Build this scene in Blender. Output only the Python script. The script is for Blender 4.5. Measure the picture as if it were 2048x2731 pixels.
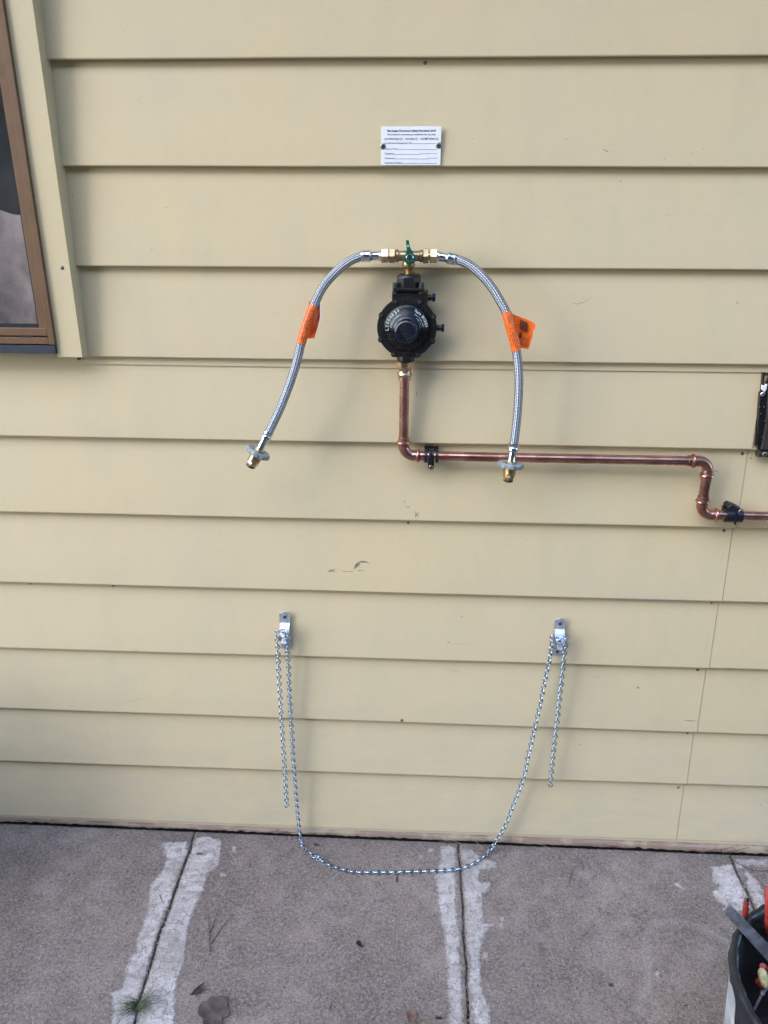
import bpy, math, random
import numpy as np
from mathutils import Vector, Matrix, noise as mnoise
random.seed(7)
for o in list(bpy.data.objects): bpy.data.objects.remove(o)
SC = bpy.context.scene; COL = SC.collection
PI = math.pi
# ---------------------------------------------------------------- camera
F_PX = 2050.5; PITCH = .376; YAW = -.0517; ROLL = -.0034; CD = 1.693; CH = 1.6686
def cam_rows():
    p, y, r = PITCH, YAW, ROLL
    f = Vector((math.sin(y)*math.cos(p), math.cos(y)*math.cos(p), -math.sin(p)))
    rt = Vector((math.cos(y), -math.sin(y), 0)); dn = f.cross(rt)
    return math.cos(r)*rt+math.sin(r)*dn, -math.sin(r)*rt+math.cos(r)*dn, f
RT, DN, FW = cam_rows(); EYE = Vector((0, -CD, CH))
cam = bpy.data.cameras.new('camera'); camo = bpy.data.objects.new('camera', cam); COL.objects.link(camo)
M3 = Matrix((RT, -DN, -FW)).transposed()
camo.matrix_world = Matrix.Translation(EYE) @ M3.to_4x4()
cam.sensor_fit = 'HORIZONTAL'; cam.sensor_width = 36; cam.lens = 36*F_PX/2048
cam.clip_start = .01; cam.clip_end = 200
SC.camera = camo
# ---------------------------------------------------------------- world, sun, exposure
SUN_AZ = math.radians(218); SUN_EL = math.radians(33)     # towards the sun: left, in front of the wall
w = bpy.data.worlds.new('World'); SC.world = w; w.use_nodes = True
nt = w.node_tree; nt.nodes.clear()
sky = nt.nodes.new('ShaderNodeTexSky'); sky.sky_type = 'NISHITA'; sky.sun_disc = False
sky.sun_elevation = SUN_EL; sky.sun_rotation = SUN_AZ; sky.dust_density = 0.8; sky.air_density = 1.0; sky.ozone_density = 3.2
bg = nt.nodes.new('ShaderNodeBackground'); bg.inputs[1].default_value = .15
wo = nt.nodes.new('ShaderNodeOutputWorld')
nt.links.new(sky.outputs[0], bg.inputs[0]); nt.links.new(bg.outputs[0], wo.inputs[0])
sl = bpy.data.lights.new('sun', 'SUN'); sl.energy = .75; sl.angle = math.radians(80); sl.color = (1, .975, .94)
so = bpy.data.objects.new('sun', sl); COL.objects.link(so)
sdir = Vector((math.sin(SUN_AZ)*math.cos(SUN_EL), math.cos(SUN_AZ)*math.cos(SUN_EL), math.sin(SUN_EL)))
so.rotation_euler = sdir.to_track_quat('Z', 'Y').to_euler()
SC.view_settings.view_transform = 'Standard'; SC.view_settings.look = 'None'
SC.view_settings.gamma = 1; SC.view_settings.use_curve_mapping = False
SC.view_settings.exposure = 2.45
# ---------------------------------------------------------------- pixel rays of the photograph -> points in the place
def ray(u, v): return RT*((u-1024)/F_PX)+DN*((v-1365.4)/F_PX)+FW
def W(u, v, y): d = ray(u, v); return EYE+d*((y-EYE.y)/d.y)
def G(u, v, z=0.): d = ray(u, v); return EYE+d*((z-EYE.z)/d.z)
def crop(x0, y0, s): return lambda x, y: (x0+x/s, y0+y/s)
cV = crop(920, 620, 4.879); cH1 = crop(620, 640, 3.455); cH2 = crop(1140, 640, 3.253); cE = crop(1780, 1150, 6.19)
cP = crop(1040, 920, 6.145); cS = crop(960, 300, 5.925); cB = crop(1840, 2300, 5.135); cG1 = crop(0, 2150, 2.37)
cG2 = crop(650, 2200, 2.37); cG3 = crop(1300, 2200, 2.218); cG4 = crop(1860, 2150, 8.825); cM = crop(700, 1300, 2.37)
cX = crop(1960, 950, 7.136); cK1 = crop(700, 1600, 3.687); cK2 = crop(1400, 1600, 4.256); cR = crop(1348, 1400, 2.37)
cL = crop(0, 1500, 2.37); cTL = crop(0, 0, 2.37); cTR = crop(1348, 0, 2.37)
# ---------------------------------------------------------------- mesh helpers
class MB:
    def __init__(s): s.v = []; s.f = []; s.uv = []
    def add(s, vs, fs, uv=None):
        b = len(s.v); s.v += [tuple(q) for q in vs]
        for k, f in enumerate(fs):
            s.f.append([b+i for i in f]); s.uv.append(uv[k] if uv else [(0, 0)]*len(f))
    def box(s, a, b, bev=0):
        x0, y0, z0 = [min(a[i], b[i]) for i in range(3)]; x1, y1, z1 = [max(a[i], b[i]) for i in range(3)]
        if bev <= 0:
            s.add([(x0,y0,z0),(x1,y0,z0),(x1,y1,z0),(x0,y1,z0),(x0,y0,z1),(x1,y0,z1),(x1,y1,z1),(x0,y1,z1)],
                  [(0,3,2,1),(4,5,6,7),(0,1,5,4),(1,2,6,5),(2,3,7,6),(3,0,4,7)]); return
        # front (-y) edges bevelled
        e = bev
        vs = [(x0,y1,z0),(x1,y1,z0),(x1,y1,z1),(x0,y1,z1),(x0,y0+e,z0),(x1,y0+e,z0),(x1,y0+e,z1),(x0,y0+e,z1),
              (x0+e,y0,z0+e),(x1-e,y0,z0+e),(x1-e,y0,z1-e),(x0+e,y0,z1-e)]
        s.add(vs, [(0,3,2,1),(0,1,5,4),(1,2,6,5),(2,3,7,6),(3,0,4,7),(4,5,9,8),(5,6,10,9),(6,7,11,10),(7,4,8,11),(8,9,10,11)])
    def prism(s, pts, off, bev=0.):
        # pts: closed outline (points in space), off: extrusion vector, pts are the front
        n = len(pts); P = [Vector(p) for p in pts]; off = Vector(off)
        c = sum(P, Vector())/n
        if bev > 0:
            fr = [p+(c-p).normalized()*bev for p in P]; mid = [p+off.normalized()*bev for p in P]; bk = [p+off for p in P]
            s.add(fr+mid+bk, [tuple(range(n))]+[(i, n+i, n+(i+1) % n, (i+1) % n) for i in range(n)]
                  + [(n+i, 2*n+i, 2*n+(i+1) % n, n+(i+1) % n) for i in range(n)]+[tuple(reversed(range(2*n, 3*n)))])
        else:
            s.add(P+[p+off for p in P], [tuple(range(n))]+[(i, n+i, n+(i+1) % n, (i+1) % n) for i in range(n)]+[tuple(reversed(range(n, 2*n)))])
    def lathe(s, prof, org, axis, seg=32, ref=None, lobes=None, caps=True, rot=0.):
        # prof: list of (radius, height along axis)
        org = Vector(org); a = Vector(axis).normalized()
        r = Vector(ref) if ref else (Vector((1,0,0)) if abs(a.x) < .8 else Vector((0,0,1)))
        x = (r-a*r.dot(a)).normalized(); y = a.cross(x)
        vs = []; fs = []; uv = []
        for j, (rad, h) in enumerate(prof):
            for i in range(seg):
                t = 2*PI*i/seg+rot; rr = rad*(lobes(t) if lobes else 1)
                vs.append(org+a*h+x*(rr*math.cos(t))+y*(rr*math.sin(t)))
        for j in range(len(prof)-1):
            for i in range(seg):
                k = (i+1) % seg
                fs.append((j*seg+i, j*seg+k, (j+1)*seg+k, (j+1)*seg+i))
                h0, h1 = prof[j][1], prof[j+1][1]
                uv.append([(i/seg, h0), ((i+1)/seg, h0), ((i+1)/seg, h1), (i/seg, h1)])
        if caps:
            n = len(prof)-1
            fs.append(tuple(reversed(range(seg)))); uv.append([(0, 0)]*seg)
            fs.append(tuple(range(n*seg, n*seg+seg))); uv.append([(0, 0)]*seg)
        s.add(vs, fs, uv)
    def tube(s, path, rad, seg=10, caps=True, closed=False):
        P = [Vector(p) for p in path]; n = len(P)
        R = rad if callable(rad) else (lambda k: rad)
        T = []
        for i in range(n):
            if closed: t = P[(i+1) % n]-P[i-1]
            else: t = P[min(i+1, n-1)]-P[max(i-1, 0)]
            T.append(t.normalized())
        nrm = T[0].orthogonal().normalized(); vs = []; L = 0; Ls = []
        for i in range(n):
            if i: L += (P[i]-P[i-1]).length
            Ls.append(L)
            nrm = (nrm-T[i]*nrm.dot(T[i])).normalized(); b = T[i].cross(nrm)
            for j in range(seg):
                a = 2*PI*j/seg
                vs.append(P[i]+(nrm*math.cos(a)+b*math.sin(a))*R(i/(n-1)))
        fs = []; uv = []
        for i in range(n if closed else n-1):
            i2 = (i+1) % n
            for j in range(seg):
                k = (j+1) % seg
                fs.append((i*seg+j, i2*seg+j, i2*seg+k, i*seg+k)) if False else fs.append((i*seg+j, i*seg+k, i2*seg+k, i2*seg+j))
                uv.append([(j/seg, Ls[i]), ((j+1)/seg, Ls[i]), ((j+1)/seg, Ls[i2]), (j/seg, Ls[i2])])
        if caps and not closed:
            fs.append(tuple(reversed(range(seg)))); uv.append([(0, 0)]*seg)
            fs.append(tuple(range((n-1)*seg, n*seg))); uv.append([(0, 0)]*seg)
        s.add(vs, fs, uv)
    def ribbon(s, pts, wid, nrm=(0, -1, 0)):
        P = [Vector(p) for p in pts]; n = len(P); nr = Vector(nrm); vs = []
        for i in range(n):
            t = (P[min(i+1, n-1)]-P[max(i-1, 0)]).normalized(); b = t.cross(nr).normalized()
            wd = wid(i/(n-1)) if callable(wid) else wid
            vs += [P[i]-b*wd*.5, P[i]+b*wd*.5]
        s.add(vs, [(2*i, 2*i+1, 2*i+3, 2*i+2) for i in range(n-1)])
    def mesh(s, name, off=Vector(), smooth=35):
        me = bpy.data.meshes.new(name)
        v = np.array(s.v, dtype=float)-np.array(off)
        me.from_pydata(v.tolist(), [], s.f); me.update()
        ul = me.uv_layers.new(name='UVMap')
        flat = [c for f in s.uv for p in f for c in p]
        ul.data.foreach_set('uv', flat)
        import bmesh
        bm = bmesh.new(); bm.from_mesh(me); bmesh.ops.recalc_face_normals(bm, faces=bm.faces); bm.to_mesh(me); bm.free()
        if smooth:
            me.polygons.foreach_set('use_smooth', [True]*len(me.polygons))
            me.set_sharp_from_angle(angle=math.radians(smooth))
        return me
ORG = {}
def obj(name, mb, mat, parent=None, smooth=35):
    off = ORG.get(parent.name, Vector()) if parent else Vector()
    me = mb.mesh(name, off, smooth) if isinstance(mb, MB) else mb
    if mat: me.materials.append(mat)
    o = bpy.data.objects.new(name, me); COL.objects.link(o)
    if parent: o.parent = parent
    ORG[o.name] = off
    return o
def thing(name, label, cat, loc, group=None):
    o = bpy.data.objects.new(name, None); COL.objects.link(o); o.location = loc; o.empty_display_size = .02
    o['label'] = label; o['category'] = cat
    if group: o['group'] = group
    ORG[o.name] = Vector(loc); return o
def single(name, mb, mat, label, cat, smooth=35, kind=None, group=None):
    v = np.array(mb.v); c = Vector(((v[:,0].min()+v[:,0].max())/2, (v[:,1].min()+v[:,1].max())/2, v[:,2].min()))
    me = mb.mesh(name, c, smooth); me.materials.append(mat)
    o = bpy.data.objects.new(name, me); o.location = c; COL.objects.link(o)
    o['label'] = label; o['category'] = cat
    if kind: o['kind'] = kind
    if group: o['group'] = group
    return o
def spline(pts, n):
    P = [Vector(p) for p in pts]; P = [P[0]*2-P[1]]+P+[P[-1]*2-P[-2]]; out = []
    for i in range(1, len(P)-2):
        for k in range(8):
            t = k/8; a, b, c, d = P[i-1], P[i], P[i+1], P[i+2]
            out.append(.5*((2*b)+(c-a)*t+(2*a-5*b+4*c-d)*t*t+(3*b-a-3*c+d)*t**3))
    out.append(P[-2])
    D = [0]
    for i in range(1, len(out)): D.append(D[-1]+(out[i]-out[i-1]).length)
    res = []; j = 0
    for k in range(n):
        s = D[-1]*k/(n-1)
        while j < len(D)-2 and D[j+1] < s: j += 1
        t = (s-D[j])/max(D[j+1]-D[j], 1e-9); res.append(out[j].lerp(out[j+1], min(max(t, 0), 1)))
    return res
def rr(a, b): return random.uniform(a, b)
# ---------------------------------------------------------------- materials
def s2l(c): return tuple((x/255/12.92 if x <= 10 else ((x/255+.055)/1.055)**2.4) for x in c)
class NT:
    def __init__(s, name):
        s.m = bpy.data.materials.new(name); s.m.use_nodes = True; s.t = s.m.node_tree; s.t.nodes.clear()
        s.out = s.n('ShaderNodeOutputMaterial'); s.b = s.n('ShaderNodeBsdfPrincipled'); s.l(s.b.outputs[0], s.out.inputs[0])
    def n(s, t, **k):
        x = s.t.nodes.new(t)
        for a, b in k.items(): setattr(x, a, b)
        return x
    def l(s, a, b): s.t.links.new(a, b)
    def val(s, sock, v):
        if hasattr(v, 'is_output') or isinstance(v, bpy.types.NodeSocket): s.l(v, sock)
        else: sock.default_value = v
    def math(s, op, a, b=0., c=None, clamp=False):
        x = s.n('ShaderNodeMath', operation=op, use_clamp=clamp); s.val(x.inputs[0], a); s.val(x.inputs[1], b)
        if c is not None: s.val(x.inputs[2], c)
        return x.outputs[0]
    def pos(s): return s.n('ShaderNodeNewGeometry').outputs['Position']
    def obj(s): return s.n('ShaderNodeTexCoord').outputs['Object']
    def noise(s, vec, scale, detail=4, rough=.55, sc=None):
        if sc:
            m = s.n('ShaderNodeMapping'); m.inputs['Scale'].default_value = sc; s.l(vec, m.inputs[0]); vec = m.outputs[0]
        x = s.n('ShaderNodeTexNoise'); x.inputs['Scale'].default_value = scale; x.inputs['Detail'].default_value = detail
        x.inputs['Roughness'].default_value = rough; s.l(vec, x.inputs['Vector']); return x.outputs['Fac']
    def vor(s, vec, scale, feature='F1'):
        x = s.n('ShaderNodeTexVoronoi', feature=feature); x.inputs['Scale'].default_value = scale; s.l(vec, x.inputs['Vector']); return x
    def mr(s, v, a, b, c=0., d=1., smooth=False):
        x = s.n('ShaderNodeMapRange'); x.interpolation_type = 'SMOOTHSTEP' if smooth else 'LINEAR'
        s.val(x.inputs[0], v)
        for i, q in enumerate((a, b, c, d)): x.inputs[i+1].default_value = q
        return x.outputs[0]
    def mix(s, f, a, b, mode='MIX'):
        x = s.n('ShaderNodeMix', data_type='RGBA', blend_type=mode); s.val(x.inputs[0], f)
        for sock, q in ((x.inputs[6], a), (x.inputs[7], b)):
            if isinstance(q, tuple): sock.default_value = (*q[:3], 1)
            else: s.l(q, sock)
        return x.outputs[2]
    def attr(s, name): return s.n('ShaderNodeAttribute', attribute_name=name).outputs['Fac']
    def bump(s, h, dist, st=1.):
        x = s.n('ShaderNodeBump'); x.inputs['Distance'].default_value = dist; x.inputs['Strength'].default_value = st
        s.l(h, x.inputs['Height']); s.l(x.outputs[0], s.b.inputs['Normal'])
    def set(s, col=None, rough=None, metal=None, spec=None, coat=None):
        if col is not None:
            if isinstance(col, tuple): s.b.inputs['Base Color'].default_value = (*col, 1)
            else: s.l(col, s.b.inputs['Base Color'])
        if rough is not None: s.val(s.b.inputs['Roughness'], rough)
        if metal is not None: s.val(s.b.inputs['Metallic'], metal)
        if spec is not None: s.b.inputs['Specular IOR Level'].default_value = spec
        if coat is not None: s.b.inputs['Coat Weight'].default_value = coat
        return s
def simple(name, col, rough=.5, metal=0., var=.12, sc=60., bump=0., spec=.5, coat=0.):
    t = NT(name); p = t.obj(); f = t.noise(p, sc, 5)
    dark = tuple(c*(1-var*2) for c in col); lite = tuple(min(c*(1+var), 1) for c in col)
    t.set(t.mix(t.mr(f, .3, .7), dark, lite), t.mr(t.noise(p, sc*2.3, 3), .3, .7, max(rough-.08, .03), rough+.1), metal, spec, coat)
    if bump: t.bump(f, bump)
    return t.m
def mat_paint():
    t = NT('cream_wall_paint'); p = t.pos()
    n1 = t.noise(p, 1.6, 4, .6); n2 = t.noise(p, 7., 5, .65, (1, 1, .45)); n3 = t.noise(p, 140, 3, .6)
    c = t.mix(t.mr(n1, .35, .65), (.605, .485, .285), (.59, .48, .305))
    c = t.mix(t.mr(n2, .45, .75, 0, .35), c, (.46, .40, .27))
    c = t.mix(t.mr(n3, .3, .7, 0, .10), c, (.45, .40, .26))
    # long run-down grime, faint
    st = t.noise(p, 22, 4, .6, (1, 1, .05)); c = t.mix(t.mr(st, .58, .8, 0, .10), c, (.45, .42, .34)); c = t.mix(t.mr(t.noise(p, 55, 6, .8, (.7, 1, 1.6)), .50, .70, 0, .16), c, (.44, .385, .26))
    # yellow stain on the third board, chalky dirt and painted cooler light on the lower boards
    def blob(c0, sx, sz, amt, col, cin):
        m = t.n('ShaderNodeMapping'); m.inputs['Location'].default_value = (-c0[0]/sx, 0, -c0[1]/sz); m.inputs['Scale'].default_value = (1/sx, 0, 1/sz)
        t.l(p, m.inputs[0]); ln = t.n('ShaderNodeVectorMath', operation='LENGTH'); t.l(m.outputs[0], ln.inputs[0])
        d = t.math('ADD', ln.outputs['Value'], t.math('MULTIPLY', t.noise(p, 26, 6, .8), 2.0))
        return t.mix(t.mr(d, .9, 2.3, amt, 0, True), cin, col)
    c = blob((-.535, 1.64), .035, .065, .28, (.62, .49, .22), c)
    c = blob((-.48, 1.40), .12, .05, .25, (.58, .47, .27), c)
    c = blob((-.23, 1.455), .05, .06, .3, (.55, .43, .24), c)
    c = blob((.36, .43), .012, .30, .45, (.47, .40, .26), c)
    c = blob((.545, .80), .12, .008, .35, (.36, .38, .40), c)
    sep = t.n('ShaderNodeSeparateXYZ'); t.l(p, sep.inputs[0]); z = sep.outputs[2]
    low_dirt_and_light = t.math('MULTIPLY', t.mr(z, .02, .75, 1, 0), t.mr(t.noise(p, 9, 6, .7, (1, 1, 3)), .3, .75, .15, 1))  # greyer towards the ground: some dirt, some cooler low light put into the colour
    c = t.mix(t.math('MULTIPLY', low_dirt_and_light, .5), c, (.36, .35, .30))
    chalk = t.math('MULTIPLY', t.mr(z, .05, .24, 1, 0), t.mr(t.noise(p, 60, 5, .75, (.25, 1, 2.5)), .62, .72))
    c = t.mix(t.math('MULTIPLY', chalk, .35), c, (.66, .64, .56))
    # fly specks
    v = t.vor(p, 26); m = t.math('MULTIPLY', t.mr(v.outputs['Distance'], .018, .035, 1, 0), t.mr(t.noise(p, 3.1, 2), .46, .52))
    c = t.mix(t.math('MULTIPLY', m, .65), c, (.16, .13, .09))
    t.set(c, t.mr(n2, .3, .7, .42, .58), 0, .35)
    h = t.math('ADD', t.math('MULTIPLY', t.noise(p, 700, 2), .25), t.math('MULTIPLY', t.noise(p, 12, 3), 1.))
    t.bump(h, .0012, .35)
    return t.m
def mat_concrete():
    t = NT('weathered_concrete'); p = t.pos()
    big = t.noise(p, 2.6, 5, .6); mid = t.noise(p, 17, 6, .7); fin = t.noise(p, 120, 6, .8)
    c = t.mix(t.mr(big, .36, .64), (.135, .102, .082), (.27, .215, .18))
    c = t.mix(t.mr(mid, .40, .62, 0, .65), c, (.11, .086, .075)); c = t.mix(t.mr(t.noise(p, 6.5, 8, .78), .50, .62, 0, .6), c, (.095, .073, .06)); c = t.mix(t.mr(t.noise(p, 12, 7, .8, (1, 1, 1)), .53, .64, 0, .4), c, (.31, .275, .26))
    c = t.mix(t.mr(fin, .44, .62, 0, .70), c, (.32, .27, .245))
    g = t.noise(p, 210, 4, .7, (1, 1.25, 1)); c = t.mix(t.mr(g, .51, .62, 0, .70), c, (.06, .048, .042))
    v1 = t.vor(p, 130); sep = t.n('ShaderNodeSeparateColor'); t.l(v1.outputs['Color'], sep.inputs[0])
    lite = t.math('MULTIPLY', t.mr(v1.outputs['Distance'], .18, .30, 1, 0), t.mr(sep.outputs[0], .80, .83))
    c = t.mix(t.math('MULTIPLY', lite, .6), c, (.33, .285, .25))
    dark = t.math('MULTIPLY', t.mr(v1.outputs['Distance'], .22, .36, 1, 0), t.mr(sep.outputs[1], .80, .84))
    c = t.mix(t.math('MULTIPLY', dark, .7), c, (.07, .065, .07))
    v2 = t.vor(p, 52); s2 = t.n('ShaderNodeSeparateColor'); t.l(v2.outputs['Color'], s2.inputs[0])
    peb = t.math('MULTIPLY', t.mr(v2.outputs['Distance'], .20, .27, 1, 0), t.mr(s2.outputs[0], .93, .94))
    c = t.mix(t.math('MULTIPLY', peb, .75), c, (.085, .085, .10))
    spk = t.vor(p, 85); s3 = t.n('ShaderNodeSeparateColor'); t.l(spk.outputs['Color'], s3.inputs[0])
    sp = t.math('MULTIPLY', t.mr(spk.outputs['Distance'], .09, .13, 1, 0), t.mr(s3.outputs[2], .955, .965))
    c = t.mix(t.math('MULTIPLY', sp, .7), c, (.46, .43, .40))
    # cement smears, stains: baked from outlines as signed distances
    sd = t.attr('mortar'); warp = t.math('MULTIPLY', t.math('SUBTRACT', t.noise(p, 75, 6, .75), .5), .034)
    warp2 = t.math('MULTIPLY', t.math('SUBTRACT', t.noise(p, 420, 3, .6), .5), .012)
    e = t.math('ADD', sd, t.math('ADD', warp, warp2)); mk = t.mr(e, -.0055, .002, 1, 0)
    worn = t.math('MULTIPLY', t.mr(t.noise(p, 48, 8, .9), .52, .66, 1, .15), t.mr(t.noise(p, 9, 6, .8), .38, .60, 1, .42)); mk = t.math('MULTIPLY', mk, worn)
    vh = t.vor(p, 240); sh_ = t.n('ShaderNodeSeparateColor'); t.l(vh.outputs['Color'], sh_.inputs[0]); hole = t.math('SUBTRACT', 1., t.math('MULTIPLY', t.mr(vh.outputs['Distance'], .25, .45, .9, 0), t.mr(sh_.outputs[0], .80, .84))); mk = t.math('MULTIPLY', mk, hole)
    mc = t.mix(t.mr(t.noise(p, 30, 6, .7, (.5, 2, 1)), .35, .65), (.49, .45, .44), (.66, .61, .59))
    mc = t.mix(t.mr(t.noise(p, 6, 4), .45, .7, 0, .5), mc, (.36, .30, .26))
    c = t.mix(t.math('MULTIPLY', mk, .92), c, mc)
    stn = t.attr('stain'); e2 = t.math('ADD', stn, t.math('MULTIPLY', t.math('SUBTRACT', t.noise(p, 60, 6, .8), .5), .05))
    mk2 = t.math('MULTIPLY', t.mr(e2, -.006, .006, 1, 0), t.mr(t.noise(p, 200, 4, .7), .4, .62, 0, .4)); c = t.mix(mk2, c, (.36, .34, .34))
    ms = t.attr('moss'); e3 = t.math('ADD', ms, t.math('MULTIPLY', t.math('SUBTRACT', t.noise(p, 110, 6, .8), .5), .04))
    mk3 = t.mr(e3, -.006, .006, .65, 0); c = t.mix(mk3, c, (.10, .085, .055))
    ck = t.attr('crack'); mk4 = t.mr(t.math('ADD', ck, t.math('MULTIPLY', t.math('SUBTRACT', t.noise(p, 160, 5, .8), .5), .010)), .0000, .0024, .8, 0)
    c = t.mix(mk4, c, (.06, .048, .038))
    t.set(c, t.mr(mid, .3, .7, .78, .95), 0, .3)
    h = t.math('ADD', t.math('MULTIPLY', fin, .5), t.math('ADD', t.math('MULTIPLY', g, .6), t.math('MULTIPLY', mk, .7)))
    t.bump(h, .0022, 1.)
    return t.m
def mat_braid():
    t = NT('braided_steel'); uv = t.n('ShaderNodeUVMap', uv_map='UVMap').outputs[0]
    sp = t.n('ShaderNodeSeparateXYZ'); t.l(uv, sp.inputs[0]); u, v = sp.outputs[0], sp.outputs[1]
    A = t.math('ADD', t.math('MULTIPLY', u, 2*PI*6), t.math('MULTIPLY', v, 2*PI/.0058))
    B = t.math('SUBTRACT', t.math('MULTIPLY', u, 2*PI*6), t.math('MULTIPLY', v, 2*PI/.0058))
    f = t.math('MULTIPLY', t.math('SINE', A), t.math('SINE', B))
    fine = t.math('SINE', t.math('MULTIPLY', A, 3))
    f2 = t.math('ADD', f, t.math('MULTIPLY', fine, .15))
    m = t.mr(f2, -.30, .35)
    t.set(t.mix(m, (.045, .047, .055), (.72, .74, .77)), t.mr(m, 0, 1, .6, .24), t.mr(m, 0, 1, .5, 1.))
    t.bump(f2, .0007, .9); return t.m
def mat_copper():
    t = NT('copper_tube'); p = t.obj()
    n = t.noise(p, 26, 5, .65); n2 = t.noise(p, 9, 4, .6)
    c = t.mix(t.mr(n, .35, .65), (.42, .19, .135), (.74, .40, .31)); c = t.mix(t.mr(n2, .44, .62, 0, .75), c, (.25, .115, .085))
    t.set(c, t.mr(n, .3, .7, .38, .22), 1.); t.bump(t.noise(p, 200, 3), .0002, .4); return t.m
def mat_wood_plate():
    t = NT('peeling_base_plate'); p = t.pos()
    g = t.noise(p, 40, 6, .7, (.12, 1, 2.6)); n = t.noise(p, 14, 5, .7)
    c = t.mix(t.mr(g, .35, .65), (.27, .185, .155), (.47, .36, .30)); c = t.mix(t.mr(n, .48, .58, 0, .75), c, (.52, .44, .32))
    c = t.mix(t.mr(t.noise(p, 30, 5, .7, (.5, 1, 2)), .62, .68, 0, .9), c, (.15, .07, .045))
    t.set(c, .75, 0, .3); t.bump(g, .002, .8); return t.m
def mat_glass():
    t = NT('window_glass'); t.t.nodes.remove(t.b)
    tr = t.n('ShaderNodeBsdfTransparent'); tr.inputs[0].default_value = (.82, .84, .86, 1)
    gl = t.n('ShaderNodeBsdfGlossy'); gl.inputs['Roughness'].default_value = .02
    fr = t.n('ShaderNodeFresnel'); fr.inputs[0].default_value = 1.65
    mx = t.n('ShaderNodeMixShader'); ge = t.n('ShaderNodeNewGeometry'); t.l(t.math('MULTIPLY', fr.outputs[0], t.math('SUBTRACT', 1., ge.outputs['Backfacing'])), mx.inputs[0]); t.l(tr.outputs[0], mx.inputs[1]); t.l(gl.outputs[0], mx.inputs[2])
    t.l(mx.outputs[0], t.out.inputs[0]); return t.m
def mat_steel_bar():
    t = NT('worn_tool_steel'); p = t.obj(); n = t.noise(p, 45, 6, .75)
    t.set(t.mix(t.mr(n, .4, .65), (.17, .155, .155), (.36, .35, .375)), t.mr(n, .3, .7, .5, .34), .35); t.bump(n, .0006, .6); return t.m
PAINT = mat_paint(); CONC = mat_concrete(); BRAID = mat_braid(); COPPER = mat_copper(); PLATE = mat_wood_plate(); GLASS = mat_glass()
BRASS = simple('brass_fitting', (.68, .52, .30), .27, 1., .15, 90)
BRASS_D = simple('cast_brass', (.44, .34, .20), .38, 1., .15, 160, .0003)
BRONZE = simple('pressed_bronze', (.62, .41, .27), .30, 1., .15, 80)
CHROME = simple('chromed_ferrule', (.70, .72, .76), .16, 1., .08, 80)
ZINC = simple('bright_zinc', (.44, .54, .65), .18, 1., .15, 120)
GALV = simple('galvanised_strap', (.62, .64, .69), .40, .7, .22, 70, .0002)
BLACKM = simple('black_cast_metal', (.009, .008, .0075), .36, .0, .2, 300, .0004, .5)
BLACKG = simple('black_gloss_enamel', (.005, .0052, .007), .24, .0, .1, 90, 0, .28, .0)
NAVY = simple('blue_black_cap', (.004, .006, .014), .26, 0., .1, 90, 0, .6)
BLUEB = simple('blue_black_bolt', (.018, .026, .06), .28, .5, .1, 90)
GREEN = simple('green_handle', (.002, .085, .042), .38, 0, .08, 150)
WHITEP = simple('white_label_plastic', (.80, .80, .80), .35, 0, .02, 40)
INK = simple('black_ink', (.025, .025, .045), .6, 0, .05, 60)
PRINTW = simple('white_print', (.74, .78, .76), .5, 0, .03, 60)
EMB = simple('embossed_black', (.035, .033, .034), .38, 0, .1, 200)
ORANGE = simple('orange_tag', (.86, .155, .022), .30, 0, .06, 40)
PINK = simple('pink_tag', (.80, .42, .52), .35, 0, .06, 40)
TAGINK = simple('tag_ink', (.10, .02, .01), .6, 0, .05, 60)
GREYP = simple('grey_handwheel', (.22, .25, .25), .42, 0, .1, 90)
BLKP = simple('black_clip_plastic', (.006, .008, .014), .38, 0, .1, 90)
NAIL = simple('nail_steel', (.17, .16, .17), .45, .6, .25, 300)
SCREW = simple('zinc_screw', (.30, .28, .23), .38, .8, .15, 300)
RUSTY = simple('rusty_screw', (.13, .10, .07), .55, .6, .3, 300)
DARK = simple('dark_recess', (.012, .011, .010), .8, 0, .1, 60)
FRAME = simple('bronze_window_frame', (.15, .078, .034), .5, .05, .08, 20)
SILL = simple('blue_grey_sill', (.022, .026, .040), .5, .1, .2, 50)
CURT = simple('pale_curtain', (.56, .42, .36), .9, 0, .3, 14)
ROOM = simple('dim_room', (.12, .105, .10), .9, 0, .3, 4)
SCUFF = simple('scuff_black', (.15, .14, .11), .7, 0, .2, 300)
FAINT = simple('scuff_faint', (.33, .29, .20), .7, 0, .2, 300)
BLUESM = simple('scuff_blue', (.14, .20, .34), .7, 0, .2, 300)
DBROWN = simple('dark_brown_metal', (.060, .048, .042), .42, .3, .2, 60)
TAR = simple('black_sealant', (.010, .009, .010), .25, 0, .2, 200, .001)
SOIL = simple('yard_soil', (.17, .14, .115), .95, 0, .25, 8, .004)
DIRT = simple('gap_dirt', (.045, .035, .026), .95, 0, .3, 200, .002)
RUBBER = simple('black_bucket_lining', (.012, .014, .018), .32, 0, .2, 30)
BUCKW = simple('grubby_white_bucket', (.42, .42, .42), .5, 0, .25, 20)
RED = simple('red_grip', (.36, .035, .025), .42, 0, .15, 60)
YEL = simple('pale_wood_tip', (.55, .47, .24), .6, 0, .25, 120)
BLUEG = simple('blue_grip', (.02, .05, .16), .4, 0, .15, 60)
STEELB = mat_steel_bar()
LEAFD = simple('dead_leaf', (.080, .058, .052), .65, 0, .35, 40, .003)
LEAFB = simple('brown_leaf', (.15, .085, .06), .7, 0, .25, 70, .001)
STRAW = simple('pine_straw', (.28, .19, .115), .7, 0, .2, 90)
TWIGM = simple('dark_twig', (.07, .04, .034), .75, 0, .2, 90)
GRASS = simple('grass_blade', (.075, .095, .038), .6, 0, .45, 30)
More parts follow.
